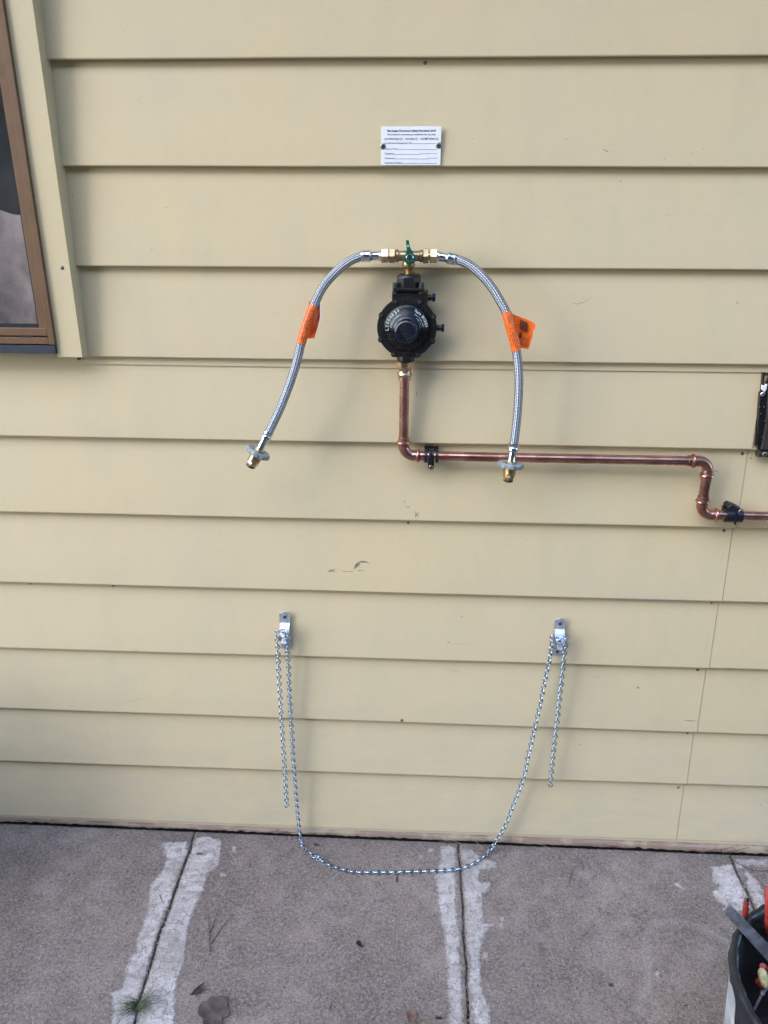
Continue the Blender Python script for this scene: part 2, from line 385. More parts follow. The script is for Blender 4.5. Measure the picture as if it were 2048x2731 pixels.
GRIT = simple('grit', (.30, .27, .25), .85, 0, .6, 60)
HEDGE = simple('hedge_green', (.035, .05, .025), .8, 0, .4, 5, .02)
SOFFIT = simple('cream_soffit', (.62, .54, .34), .6, 0, .05, 3)
# ================================================================ THE SETTING
# ---- slabs with cracks
CR = [[cG1(*q) for q in ((1235,155),(1215,210),(1200,280),(1165,370),(1130,470),(1100,560),(1070,650),(1040,730),(1010,800),(985,890),(960,980),(930,1080),(900,1170),(880,1230),(850,1377))],
      [cG2(*q) for q in ((1358,110),(1358,160),(1362,200),(1372,300),(1375,400),(1385,500),(1388,600),(1390,700),(1400,800),(1408,900),(1408,1000),(1415,1100),(1420,1258))],
      [(1949.5,2286),(1958.6,2308.6),(1965,2327),(1978,2353),(1988,2365),(1998,2390),(2014,2430),(2032,2480)]]
CRW = []
for c in CR:
    P = sorted([tuple(G(*q)[:2]) for q in c], key=lambda q: -q[1])
    sl_ = (P[-1][0]-P[2][0])/(P[-1][1]-P[2][1]); P.append((P[-1][0]+sl_*(-1.9-P[-1][1]), -1.9)); P.insert(0, (P[0][0], .05)); CRW.append(P)
def crack_x(k, y):
    P = CRW[k]; ys = [-p[1] for p in P]; xs = [p[0] for p in P]
    return np.interp(-y, ys, xs)
def jag(y, k): return np.array([mnoise.noise(Vector((v*120, k*7.3, 0)))*.0022+mnoise.noise(Vector((v*420, k*3.1, 5)))*.0012 for v in np.atleast_1d(y)])
def poly_sd(P, X, Y):
    P = np.array(P); n = len(P); d = np.full(X.shape, 9.); ins = np.zeros(X.shape, bool)
    for i in range(n):
        a = P[i]; b = P[(i+1) % n]; ab = b-a; t = np.clip(((X-a[0])*ab[0]+(Y-a[1])*ab[1])/max(ab@ab, 1e-12), 0, 1)
        d = np.minimum(d, np.hypot(X-a[0]-t*ab[0], Y-a[1]-t*ab[1]))
        c = ((a[1] > Y) != (b[1] > Y)); xi = (b[0]-a[0])*(Y-a[1])/(b[1]-a[1]+1e-15)+a[0]; ins ^= c & (X < xi)
    return np.where(ins, -d, d)
def line_sd(P, X, Y, hw):
    P = np.array(P); d = np.full(X.shape, 9.)
    for i in range(len(P)-1):
        a = P[i]; b = P[i+1]; ab = b-a; t = np.clip(((X-a[0])*ab[0]+(Y-a[1])*ab[1])/(ab@ab), 0, 1)
        d = np.minimum(d, np.hypot(X-a[0]-t*ab[0], Y-a[1]-t*ab[1]))
    return d-hw
gp = lambda fn, L: [tuple(G(*fn(*q))[:2]) for q in L]
MORT = [gp(cG1, [(1020,225),(1185,222),(1190,300),(1150,380),(1105,500),(1080,600),(1050,650),(1020,740),(1000,800),(975,890),(950,980),(915,1080),(890,1170),(870,1230),(840,1400),(690,1400),(718,1300),(705,1180),(780,1140),(800,1000),(850,930),(870,830),(920,700),(940,600),(950,500),(1030,400),(1050,330)]),
        gp(cG1, [(1240,200),(1300,185),(1400,215),(1395,300),(1385,380),(1320,420),(1290,520),(1240,630),(1200,730),(1180,870),(1160,1000),(1120,1120),(1110,1230),(1105,1400),(880,1400),(890,1230),(910,1170),(940,1080),(970,980),(995,890),(1020,800),(1050,730),(1080,650),(1110,560),(1140,470),(1175,370),(1210,280)]),
        gp(cG1, [(1470,250),(1495,255),(1490,290),(1465,290)]), gp(cG1, [(1390,425),(1435,425),(1430,445),(1400,445)]),
        gp(cG2, [(1240,130),(1340,135),(1345,200),(1340,300),(1350,420),(1340,500),(1350,600),(1375,700),(1360,800),(1375,900),(1380,1000),(1385,1100),(1390,1300),(1300,1300),(1300,1150),(1290,1000),(1280,850),(1265,700),(1240,540),(1225,430),(1215,330),(1235,250)]),
        gp(cG2, [(1375,150),(1440,150),(1500,200),(1600,235),(1605,270),(1500,285),(1485,350),(1562,365),(1565,400),(1515,430),(1510,480),(1515,620),(1595,620),(1530,680),(1500,800),(1500,980),(1520,1080),(1560,1150),(1562,1300),(1460,1300),(1440,1150),(1425,1000),(1430,850),(1410,760),(1405,600),(1395,450),(1385,300)]),
        gp(cG2, [(1505,800),(1550,800),(1545,850),(1510,860)]), gp(cG2, [(1620,580),(1645,580),(1642,640),(1628,660)]),
        gp(cG2, [(1160,150),(1200,145),(1195,180),(1165,185)]), gp(cG2, [(1105,185),(1135,190),(1130,215),(1105,215)]),
        gp(cG4, [(290,1420),(600,1390),(820,1370),(850,1430),(900,1560),(990,1720),(1060,1850),(1110,1950),(1180,2120),(1300,2400),(1100,2500),(800,2500),(640,2350),(480,2250),(330,2030),(430,1940),(520,1880),(350,1780),(340,1600)]),
        gp(cG4, [(870,1240),(1659,1240),(1659,1420),(1250,1400),(1080,1400),(1250,1600),(1480,1800),(1600,2150),(1640,2400),(1500,2600),(1350,2300),(1230,2100),(1150,1880),(1170,1700),(1080,1500),(1000,1450),(940,1480),(900,1400)]),
        gp(cB, [(540,850),(610,920),(590,960),(545,900)]), gp(cG3, [(1105,335),(1130,335),(1165,375),(1150,385),(1110,355)]),
        gp(cG3, [(1000,840),(1015,840),(1012,920),(1000,920)])]
STAIN = [(gp(cG3, [(885,1090),(915,1020),(960,900),(945,780),(930,660),(1000,585),(1150,572),(1290,620),(1430,705)]), .008)]
MOSS = [gp(cG3, [(300,600),(330,605),(325,640),(300,635)]), gp(cG3, [(335,595),(365,595),(365,610),(335,610)]), gp(cG3, [(290,700),(340,690),(345,760),(300,765)]), gp(cG3, [(385,730),(400,735),(395,750),(380,745)])]
def chip(y, k): return np.array([max(0, mnoise.noise(Vector((v*38, k*5.7, 8)))+.15)*.0042+max(0, mnoise.noise(Vector((v*150, k*2.7, 4))))*.0022 for v in np.atleast_1d(y)])
def slab(k):
    # columns between crack k-1 and k
    ys = np.concatenate([np.linspace(-.002, -.62, 200), np.linspace(-.64, -1.85, 40)])
    nx = {0: 420, 1: 250, 2: 250, 3: 130}[k]
    t = np.linspace(0, 1, nx)
    
    X = np.zeros((len(ys), nx)); Y = np.zeros_like(X)
    xl = crack_x(k-1, ys)+jag(ys, k-1)+.0006+chip(ys, k*2) if k else np.full(len(ys), -1.75)
    xr = crack_x(k, ys)+jag(ys, k)-.0006-chip(ys, k*2+11) if k < 3 else np.full(len(ys), 1.7)
    edge = np.array([mnoise.noise(Vector((x*14, k, 1)))*.003+mnoise.noise(Vector((x*90, k, 2)))*.0015 for x in np.linspace(0, 1, nx)])
    for i in range(len(ys)):
        X[i] = xl[i]+(xr[i]-xl[i])*t; Y[i] = ys[i]
    Y[0] += edge-.002; Y[1] += edge*.6-.001
    dcr = np.full(X.shape, 9.)
    for c in range(3): dcr = np.minimum(dcr, np.abs(X-(crack_x(c, Y.ravel()).reshape(X.shape))))
    mort = np.full(X.shape, .05)
    for P in MORT: mort = np.minimum(mort, poly_sd(P, X, Y))
    st = np.full(X.shape, .05)
    for P, hw in STAIN: st = np.minimum(st, line_sd(P, X, Y, hw))
    ms = np.full(X.shape, .05)
    for P in MOSS: ms = np.minimum(ms, poly_sd(P, X, Y))
    Z = np.zeros_like(X)
    fl = list(zip(X.ravel().tolist(), Y.ravel().tolist()))
    Z = np.array([mnoise.noise(Vector((x*9, y*9, 3)))*.0010+mnoise.noise(Vector((x*140, y*140, 9)))*.0005 for x, y in fl]).reshape(X.shape)
    Z += np.where(mort < 0, .0008, 0)
    Z -= np.clip(1-dcr/.007, 0, 1)**2*.0030; Z -= np.clip(1-(-Y)/.010, 0, 1)**2*.003
    nr = len(ys); vs = np.stack([X, Y, Z], -1).reshape(-1, 3)
    idx = np.arange(nr*nx).reshape(nr, nx)
    fs = np.stack([idx[:-1, :-1], idx[1:, :-1], idx[1:, 1:], idx[:-1, 1:]], -1).reshape(-1, 4)
    loop = np.concatenate([idx[0, :], idx[1:, -1], idx[-1, -2::-1], idx[-2:0:-1, 0]])
    sk = vs[loop].copy(); sk[:, 2] = -.055; nb = len(vs); m = len(loop)
    V = np.concatenate([vs, sk]); Fs = fs.tolist()+[[int(loop[i]), int(loop[(i+1) % m]), nb+(i+1) % m, nb+i] for i in range(m)]
    me = bpy.data.meshes.new('paving_slab'); me.from_pydata(V.tolist(), [], Fs); me.update()
    for nm, arr in (('mortar', mort), ('stain', st), ('moss', ms), ('crack', dcr-.002)):
        a = me.attributes.new(nm, 'FLOAT', 'POINT'); a.data.foreach_set('value', np.concatenate([arr.ravel(), np.full(m, .0)]).astype(np.float32))
    me.polygons.foreach_set('use_smooth', [True]*len(me.polygons))
    me.materials.append(CONC); return me
paving = bpy.data.objects.new('concrete_paving', None); COL.objects.link(paving); paving['kind'] = 'structure'
ORG[paving.name] = Vector()
for k in range(4):
    o = bpy.data.objects.new('paving_slab', slab(k)); COL.objects.link(o); o.parent = paving
def plainslab(x0, x1, y0, y1):
    mb = MB(); n = 12; vs = []; fs = []
    for j in range(n+1):
        for i in range(n+1): vs.append((x0+(x1-x0)*i/n, y0+(y1-y0)*j/n, mnoise.noise(Vector((x0+i*.9, y0+j*.8, 1)))*.001))
    for j in range(n):
        for i in range(n): a = j*(n+1)+i; fs.append((a, a+1, a+n+2, a+n+1))
    b = len(vs); rim = [i for i in range(n+1)]+[(j)*(n+1)+n for j in range(1, n+1)]+[n*(n+1)+i for i in range(n-1, -1, -1)]+[j*(n+1) for j in range(n-1, 0, -1)]
    vs += [(vs[i][0], vs[i][1], -.05) for i in rim]; m = len(rim)
    fs += [(rim[i], rim[(i+1) % m], b+(i+1) % m, b+i) for i in range(m)]
    mb.add(vs, fs); me = mb.mesh('paving_slab', Vector(), 30)
    for nm in ('mortar', 'stain', 'moss', 'crack'):
        a = me.attributes.new(nm, 'FLOAT', 'POINT'); a.data.foreach_set('value', [.05]*len(me.vertices))
    obj('paving_slab', me, CONC, paving)
plainslab(-2.7, -1.756, -1.85, -.004)
for i in range(5): plainslab(-2.6+i*.95, -2.6+(i+1)*.95-.008, -3.7, -1.858)
mb = MB(); mb.add([(-60,-60,-.058),(60,-60,-.058),(60,.4,-.058),(-60,.4,-.058)], [(0,1,2,3)]); g = obj('ground', mb, DIRT); g['kind'] = 'structure'
mb = MB(); mb.add([(-60,-60,-.03),(60,-60,-.03),(60,-3.71,-.03),(-60,-3.71,-.03)], [(0,1,2,3)]); g = obj('yard', mb, SOIL); g['kind'] = 'structure'
# ---- hedge across the yard (seen only in reflections)
mb = MB(); n = 90; vs = []; fs = []
prof = [(-8.5, 0), (-8.3, 1.5), (-8.4, 3.6), (-8.6, 5.8), (-8.9, 8.0), (-9.6, 9.4), (-10.6, 8.6), (-10.8, 0)]
for i in range(n+1):
    x = -9+28*i/n
    for (y, z) in prof:
        q = mnoise.noise(Vector((x*.8, y*.8, z*.9)))*.35; vs.append((x, y+q, max(z+q*1.4 if z else 0, 0)))
m = len(prof)
for i in range(n):
    for j in range(m-1): fs.append((i*m+j, (i+1)*m+j, (i+1)*m+j+1, i*m+j+1))
mb.add(vs, fs); single('hedge', mb, HEDGE, 'dark green hedge across the yard behind the camera', 'hedge', 60, 'stuff')
# ================================================================ THE WALL
wall = thing('weatherboard_wall', 'cream painted weatherboard house wall of overlapping boards behind the gas fittings', 'wall', (0, 0, 0))
XL, XR = -.86, .88
LAPS = [(1.935,1.935),(1.746,1.745),(1.552,1.554),(1.360,1.361),(1.174,1.174),(.984,.986),(.794,.794),(.603,.608),(.413,.414),(.238,.248),(.043,.056)]
LAPS = [(2.315,2.315),(2.125,2.125)]+LAPS
WOB = {2: [(139,159.5),(700,151),(1348,147),(1700,148),(2048,152)]}
def zlap(i, x):
    a, b = LAPS[i]; z = a+(b-a)*(x-XL)/(XR-XL)
    z = min(max(z, min(a, b)-.004), max(a, b)+.004)
    return z+.0009*mnoise.noise(Vector((x*2.2, i*4.1, 0)))
YB = -.0185; YT = -.002
def face_y(x, z):
    for i in range(1, len(LAPS)):
        zb, zt = zlap(i, x), zlap(i-1, x)
        if zb <= z <= zt: return YB+(YT-YB)*(z-zb)/(zt-zb)
    return YB
def WF(u, v, e=.0006):
    X = W(u, v, -.01)
    for _ in range(3): X = W(u, v, face_y(X.x, X.z)-e)
    return X
def board(i, x0, x1, dy=0.):
    n = max(3, int((x1-x0)/.035)); mb = MB(); vs = []; r = .0040
    for k in range(n+1):
        x = x0+(x1-x0)*k/n; zb = zlap(i, x); zt = zlap(i-1, x); s = (YT-YB)/(zt-zb)
        bow = mnoise.noise(Vector((x*3, i*2.7, 4)))*.0006+dy
        def fy(z): return YB+bow+s*(z-zb)
        vs += [(x, fy(zt)+.0005, zt+.016), (x, fy(zb+.06), zb+.06), (x, fy(zb+r), zb+r), (x, fy(zb)+r*.08, zb+r*.55), (x, fy(zb)+r*.3, zb+r*.25), (x, fy(zb)+r*.62, zb+r*.06), (x, fy(zb)+r, zb), (x, -.0145, zb), (x, -.0145, zb+.004), (x, -.0005 if i < len(LAPS)-1 else -.006, zb+.005)]
    m = 10; fs = []
    for k in range(n):
        for j in range(m-1): fs.append((k*m+j, (k+1)*m+j, (k+1)*m+j+1, k*m+j+1))
    # ends closed to a thin thickness
    for e in (0, n):
        b = len(vs); vs += [(vs[e*m+j][0], .0, vs[e*m+j][2]) for j in range(m)]
        fs += [(e*m+j, e*m+j+1, b+j+1, b+j) for j in range(m-1)]
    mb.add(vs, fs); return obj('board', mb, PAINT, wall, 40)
JX = {7: .7282, 8: .7262, 9: .7240, 10: .7228, 11: .7222, 12: .7205, 13: .7200}
TRX = -.7447
for i in range(1, 13):
    x0 = TRX-.01 if i <= 5 else -2.2
    j = {6: .7280, 7: .7262, 8: .7242, 9: .7228, 10: .7221, 11: .7205, 12: .7200}.get(i)
    if j: board(i, x0, j); board(i, j+.0012, 2.2, .0012 if i > 6 else .006)
    else: board(i, x0, 2.2)
mb = MB(); mb.box((-3, .003, -.05), (-2.2, .12, 2.6)); mb.box((-2.2, .004, -.05), (-.85, .01, 1.38)); mb.box((-.85, .004, -.05), (2.3, .01, 2.6)); mb.box((-2.2, .3, 1.3), (-.8, .31, 2.6))
obj('backing_sheet', mb, DARK, wall)
def strip(x0, x1, ztop, zbot, y0, mat, name, thick=.0012):
    n = int((x1-x0)/.03); mb = MB(); vs = []
    for k in range(n+1):
        x = x0+(x1-x0)*k/n; a, b = ztop(x), zbot(x)
        vs += [(x, y0, a), (x, y0-.0004, b), (x, y0+thick, b)]
    fs = []
    for k in range(n): fs += [(k*3, k*3+3, k*3+4, k*3+1), (k*3+1, k*3+4, k*3+5, k*3+2)]
    fs += [(0, 1, 2), (n*3, n*3+2, n*3+1)]
    mb.add(vs, fs); return obj(name, mb, mat, wall, 40)
x0f = W(204, 963, -.005).x
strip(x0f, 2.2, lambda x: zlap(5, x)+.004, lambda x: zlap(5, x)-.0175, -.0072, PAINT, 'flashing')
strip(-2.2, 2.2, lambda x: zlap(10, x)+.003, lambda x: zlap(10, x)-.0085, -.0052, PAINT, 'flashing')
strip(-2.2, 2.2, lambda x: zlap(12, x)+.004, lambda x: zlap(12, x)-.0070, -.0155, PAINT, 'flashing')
# base plate with ragged lower edge
mb = MB(); n = 700; vs = []; fs = []
for k in range(n+1):
    x = -2.2+4.4*k/n; t_ = zlap(12, x)-.004; bot = .013+.004*mnoise.noise(Vector((x*7, 2, 0)))+.0045*mnoise.noise(Vector((x*60, 3, 0)))
    fy = -.0125+.0012*mnoise.noise(Vector((x*30, 1, 0)))
    vs += [(x, fy, t_), (x, fy-.0008*abs(mnoise.noise(Vector((x*25, 9, 0)))), (t_+bot)/2), (x, fy+.001, bot+.002), (x, fy+.0035, bot), (x, .002, bot+.001)]
for k in range(n):
    for j in range(4): fs.append((k*5+j, k*5+5+j, k*5+6+j, k*5+1+j))
mb.add(vs, fs); obj('base_plate', mb, PLATE, wall, 50)
# trim board beside the window
mb = MB(); xt0 = -.8; tz = 1.364
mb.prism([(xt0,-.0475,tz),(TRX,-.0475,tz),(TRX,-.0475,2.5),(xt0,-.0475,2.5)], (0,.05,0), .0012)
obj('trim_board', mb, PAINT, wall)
# window: frame > pane, rails, sill ; curtain behind
FX = W(147, 920, -.056).x; zf = W(147, 920, -.056).z
PX = W(105, 872, -.052).x; pz = W(105, 872, -.052).z
mb = MB()
mb.box((FX-.014, -.056, zf), (FX, .02, 2.5), .001)
mb.box((PX-.001, -.0525, zf+.02), (FX-.0142, .02, 2.5), .0008)
frame = obj('window_frame', mb, FRAME, wall)
mb = MB(); mb.box((-2.2, -.0545, zf+.018), (FX-.0143, -.02, pz-.002), .0015); mb.box((-2.2, -.0555, zf+.001), (FX-.0143, -.02, zf+.0155), .001); obj('bottom_rail', mb, FRAME, frame)
mb = MB(); mb.box((FX-.075, -.0550, zf+.0150), (FX-.045, -.03, zf+.0190)); obj('drain_slot', mb, DARK, frame)
mb = MB(); mb.box((PX-.0045, -.049, pz-.001), (PX+.0005, -.03, 2.5)); mb.box((-2.2, -.049, pz-.004), (PX, -.03, pz+.0035)); obj('glazing_seal', mb, DARK, frame)
mb = MB(); mb.box((-2.2, -.044, pz), (PX, -.040, 2.5)); obj('pane', mb, GLASS, frame)
sz = W(100, 944, -.06).z
mb = MB(); mb.prism([(-2.2, -.0545, zf-.0012), (FX-.001, -.0545, zf-.0012), (FX-.001, -.056, sz), (-2.2, -.056, sz)], (0, .06, 0), .001); obj('sill', mb, SILL, frame)
mb = MB(); vs = []; fs = []; n = 160
ctop = W(60, 560, .02).z
for k in range(n+1):
    x = -2.2+(2.2+PX-.02)*k/n+.01; y = .03+.004*math.sin(x*40)+.006*mnoise.noise(Vector((x*9, 0, 3)))
    top = ctop+.035*mnoise.noise(Vector((x*12, 0, 0)))
    vs += [(x, y, 1.3), (x, y+.004, (1.3+top)/2), (x, y, top)]
for k in range(n): fs += [(k*3, k*3+3, k*3+4, k*3+1), (k*3+1, k*3+4, k*3+5, k*3+2)]
mb.add(vs, fs); obj('curtain', mb, CURT, frame, 60)
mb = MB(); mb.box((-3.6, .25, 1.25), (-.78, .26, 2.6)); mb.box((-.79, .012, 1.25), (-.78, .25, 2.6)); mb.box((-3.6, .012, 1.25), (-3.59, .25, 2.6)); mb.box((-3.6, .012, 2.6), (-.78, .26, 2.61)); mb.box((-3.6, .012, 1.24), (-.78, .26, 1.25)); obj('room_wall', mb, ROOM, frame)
# eave above, out of frame
mb = MB(); mb.box((-3, -.44, 2.78), (3, .02, 2.79)); mb.box((-3, -.46, 2.75), (3, -.441, 2.93)); mb.box((-3, -.46, 2.931), (3, .1, 2.94)); obj('eave', mb, SOFFIT, wall)
# nails
def nail(u, v, r=.0042, dome=.0016):
    X = WF(u, v, .0); mb = MB(); mb.lathe([(r, -.001), (r, .0004), (r*.75, dome*.8), (r*.3, dome)], X, (0, -1, .08), 12)
    obj('nail_head', mb, NAIL, wall)
s_ = 2048/1659
for u, v in ((918,136),(1629,796),(1603,980),(882,1129),(1564,1146),(1507,1446.5),(868,1556),(1465,1701)): nail(u*s_, v*s_)
for u, v in ((245,1265.5),(276,1538),(66,1260.5),(1537,1302),(1485,1584)): nail(u*s_, v*s_, .0032)
X = W(134*s_, 578*s_, -.0475); mb = MB(); mb.lathe([(.0042, -.001), (.0042, .0004), (.003, .0014), (.001, .0018)], X, (0, -1, .08), 12); obj('nail_head', mb, NAIL, wall)
X = W(170*s_, 774*s_, -.01); mb = MB(); mb.lathe([(.004, -.004), (.004, .002), (.002, .003)], X, (0, -1, 0), 10); obj('nail_head', mb, NAIL, wall)
# scuffs
def scuff(fn, pts, wd, mat=None, taper=True):
    P = [WF(*fn(*q)) for q in pts]
    if len(P) < 3: P = [P[0], P[0].lerp(P[1], .5), P[1]]
    mb = MB(); mb.ribbon(P, (lambda t: wd*(.25+.75*math.sin(PI*min(max(t, .02), .98)))) if taper else wd); obj('scuff_mark', mb, mat or SCUFF, wall, 0)
for q in ([(967,152),(969,172),(966,193)], [(988,158),(976,167),(968,173)], [(972,170),(980,178),(990,184)]): scuff(cM, q, .0011, None, False)
scuff(cM, [(900,78),(897,90),(895,100)], .0012); scuff(cM, [(413,532),(430,524),(460,518)], .0032); scuff(cM, [(425,533),(445,531),(465,533)], .0014)
scuff(cM, [(578,515),(590,490),(605,470)], .0035); scuff(cM, [(588,513),(600,490),(614,472)], .0020); scuff(cM, [(598,508),(612,486),(618,474)], .0012)
scuff(cM, [(605,470),(630,466),(655,470),(675,481)], .0026); scuff(cM, [(612,476),(640,473),(660,477)], .0014)
for a in (505, 530, 552, 600, 618): scuff(cM, [(a,531-(a > 590)*7),(a+10,532-(a > 590)*7),(a+18,531-(a > 590)*7)], .0016)
scuff(cM, [(1148,348),(1145,365),(1152,382)], .003, FAINT); scuff(cM, [(1180,388),(1170,408),(1160,432)], .004, FAINT); scuff(cM, [(1256,322),(1230,355),(1200,385)], .0009, FAINT)
scuff(cM, [(910,120),(920,128),(932,120)], .003, FAINT); scuff(cM, [(1164,981),(1175,979),(1185,981)], .0018); scuff(cM, [(1185,984),(1250,988),(1355,988)], .0007, FAINT)
scuff(cM, [(1172,1158),(1205,1160),(1240,1164)], .0013, FAINT); scuff(cM, [(1255,820),(1261,817),(1266,821)], .003); scuff(cM, [(395,1262),(400,1272),(402,1286)], .001, FAINT)
scuff(cR, [(831,1022),(838,1028),(845,1034)], .0045); scuff(cR, [(1130,1235),(1170,1238),(1208,1238)], .0028, BLUESM); scuff(cR, [(535,958),(570,961),(600,961)], .0013, FAINT)
scuff(cR, [(503,874),(507,874),(511,875)], .003); scuff(cR, [(465,1388),(470,1388),(476,1389)], .003); scuff(cR, [(1608,1768),(1612,1769),(1618,1770)], .0026)
scuff(cTR, [(420,1915),(455,1922),(500,1910),(545,1876)], .0016, FAINT); scuff(cTR, [(615,942),(635,952),(655,963)], .0016, FAINT); scuff(cTR, [(1000,1003),(1005,1003),(1010,1004)], .002, FAINT)
scuff(cTR, [(381,878),(384,878),(387,878)], .0032); scuff(cTR, [(724,1148),(728,1145),(730,1142)], .0026); scuff(cTR, [(1178,965),(1182,970),(1183,978)], .002, FAINT); scuff(cTR, [(1465,1905),(1465,1914),(1464,1922)], .002)
scuff(cTR, [(1282,1128),(1295,1131),(1310,1126)], .001, FAINT); scuff(cTR, [(1525,1774),(1537,1777),(1548,1773)], .001, FAINT)
scuff(cL, [(785,893),(830,874),(925,858)], .0010, FAINT); scuff(cL, [(1080,843),(1100,842),(1106,834)], .001, FAINT); scuff(cL, [(686,1015),(683,1070),(705,1158)], .0010, FAINT); scuff(cL, [(848,552),(862,553),(876,553)], .0012)
scuff(cTL, [(1040,1186),(1040,1200),(1043,1218)], .0014, FAINT); scuff(cTL, [(957,1576),(960,1577),(963,1578)], .003); scuff(cTL, [(457,1240),(460,1240),(463,1240)], .0028); scuff(cTL, [(1050,1312),(1053,1312),(1057,1313)], .002)
scuff(cE, [(755,662),(790,660),(840,663)], .0018); scuff(cE, [(1360,420),(1375,440),(1388,468)], .0022, BLUESM); scuff(cE, [(672,1178),(684,1176),(695,1180)], .0024)
scuff(cP, [(434,765),(435,795),(433,828)], .0014)
# ================================================================ HARDWARE
def screw(parent, X, r, mat, cross=True, axis=(0,-1,0), name='screw'):
    X = Vector(X); mb = MB(); mb.lathe([(r, -.0015), (r, .0006), (r*.9, .0012), (r*.6, .0017)], X, axis, 20); o = obj(name, mb, mat, parent)
    if cross:
        mb = MB(); a = X+Vector(axis)*.00175; w_ = r*.16
        mb.box((a.x-r*.58, a.y-.0002, a.z-w_), (a.x+r*.58, a.y+.001, a.z+w_)); mb.box((a.x-w_, a.y-.0004, a.z-r*.58), (a.x+w_, a.y+.001, a.z+r*.58))
        obj('cross_recess', mb, DARK, o if parent and not parent.parent else parent)
    return o
def text_mesh(s, M, width=None, height=1., bold=False, ext=.00015, ex=0.):
    cu = bpy.data.curves.new('txt', 'FONT'); cu.body = s; cu.size = 1; cu.align_x = 'LEFT'; cu.resolution_u = 2; cu.extrude = 0; cu.offset = ex
    o = bpy.data.objects.new('txt', cu); COL.objects.link(o); bpy.context.view_layer.update()
    me = bpy.data.meshes.new_from_object(o.evaluated_get(bpy.context.evaluated_depsgraph_get()))
    bpy.data.objects.remove(o); bpy.data.curves.remove(cu)
    v = np.zeros(len(me.vertices)*3); me.vertices.foreach_get('co', v); v = v.reshape(-1, 3)
    w0, w1 = v[:,0].min(), v[:,0].max(); v[:,0] -= w0
    hs = height/.72; ws = width/(w1-w0) if width else hs
    v[:,0] *= ws; v[:,1] *= hs
    A = np.array(M.to_3x3()); T = np.array(M.translation); v = v@A.T+T
    me.vertices.foreach_set('co', v.ravel()); me.update(); return me
def wallM(X, ang=0.):
    # text frame on a plane facing -y: right=+x, up=+z
    c, s = math.cos(ang), math.sin(ang)
    return Matrix(((c, -s, 0, X[0]), (0, 0, -1, X[1]), (s, c, 0, X[2]), (0, 0, 0, 1)))
def lettering(parent, me, mat, name='lettering'):
    off = ORG[parent.name]; v = np.zeros(len(me.vertices)*3); me.vertices.foreach_get('co', v); v = v.reshape(-1,3)-np.array(off)
    me.vertices.foreach_set('co', v.ravel()); me.update(); me.name = name; me.materials.append(mat)
    o = bpy.data.objects.new(name, me); COL.objects.link(o); o.parent = parent; ORG[o.name] = off; return o
# ---- sign
c4 = [W(*cS(*q), -.0195) for q in ((332,228),(1285,215),(1272,830),(332,840))]
sc_ = (c4[0]+c4[2])/2; sw = ((c4[1]-c4[0]).length+(c4[2]-c4[3]).length)/2; sh = ((c4[3]-c4[0]).length+(c4[2]-c4[1]).length)/2
zl3 = zlap(3, sc_.x)
sy = -.0205
sign = thing('gas_certificate_sign', 'small white printed gas supply plate held by two screws above the valve', 'sign', (sc_.x, sy, sc_.z))
mb = MB(); mb.box((sc_.x-sw/2, sy-.0012, sc_.z-sh/2), (sc_.x+sw/2, sy+.0005, sc_.z+sh/2), .0003); obj('plate', mb, WHITEP, sign)
def SG(cx, cy): return Vector((sc_.x-sw/2+(cx-332)/946*sw, sy-.0016, sc_.z+sh/2-(cy-222)/613*sh))
def line(s, x0, x1, ybase, hpx, ex=0.):
    a = SG(x0, ybase); b = SG(x1, ybase); lettering(sign, text_mesh(s, wallM(a), b.x-a.x, hpx/613*sh, ex=ex), INK)
line('Gas Supply (Consumer Safety) Regulation 2018', 426, 1190, 303, 30, .034)
line('Non-network connected gas installation for use with', 433, 1185, 358, 24, .02)
line('LPG PROPANE', 388, 620, 434, 33, .006); line('BUTANE', 723, 852, 432, 33, .006); line('NG-METHANE', 958, 1177, 430, 33, .006)
line('Certificate of Inspection No.', 388, 830, 494, 27, .008); line('Date of Test:', 400, 598, 586, 27, .008)
line('Tested by:', 388, 545, 662, 27, .008); line('(Qual. Supervisors Cert.)', 955, 1225, 655, 18, .002)
line('Contractor:', 388, 558, 734, 27, .008); line('(Licence No.)', 1078, 1225, 728, 18, .002); line('Appliance Code/s:', 388, 668, 808, 27, .014)
for (a, b, y) in ((830,1225,489),(598,1218,580),(545,955,658),(558,1078,731),(668,1222,803)):
    mb = MB(); mb.box(SG(a, y), SG(b, y+4.5)+Vector((0, .0006, 0))); obj('rule_line', mb, INK, sign)
for a in (636, 870, 1198):
    mb = MB(); p, q = SG(a, 402-(a > 700)*3), SG(a+33, 434-(a > 700)*3); t_ = .0005
    for bx in (((p.x,q.z),(q.x,q.z+t_)), ((p.x,p.z-t_),(q.x,p.z)), ((p.x,q.z+t_),(p.x+t_,p.z-t_)), ((q.x-t_,q.z+t_),(q.x,p.z-t_))):
        mb.box((bx[0][0], p.y, bx[0][1]), (bx[1][0], p.y+.0006, bx[1][1]))
    obj('tick_box', mb, INK, sign)
for cx, cy in ((362,533),(1240,520)): screw(sign, SG(cx, cy)+Vector((0, .0006, 0)), .0058, SCREW)
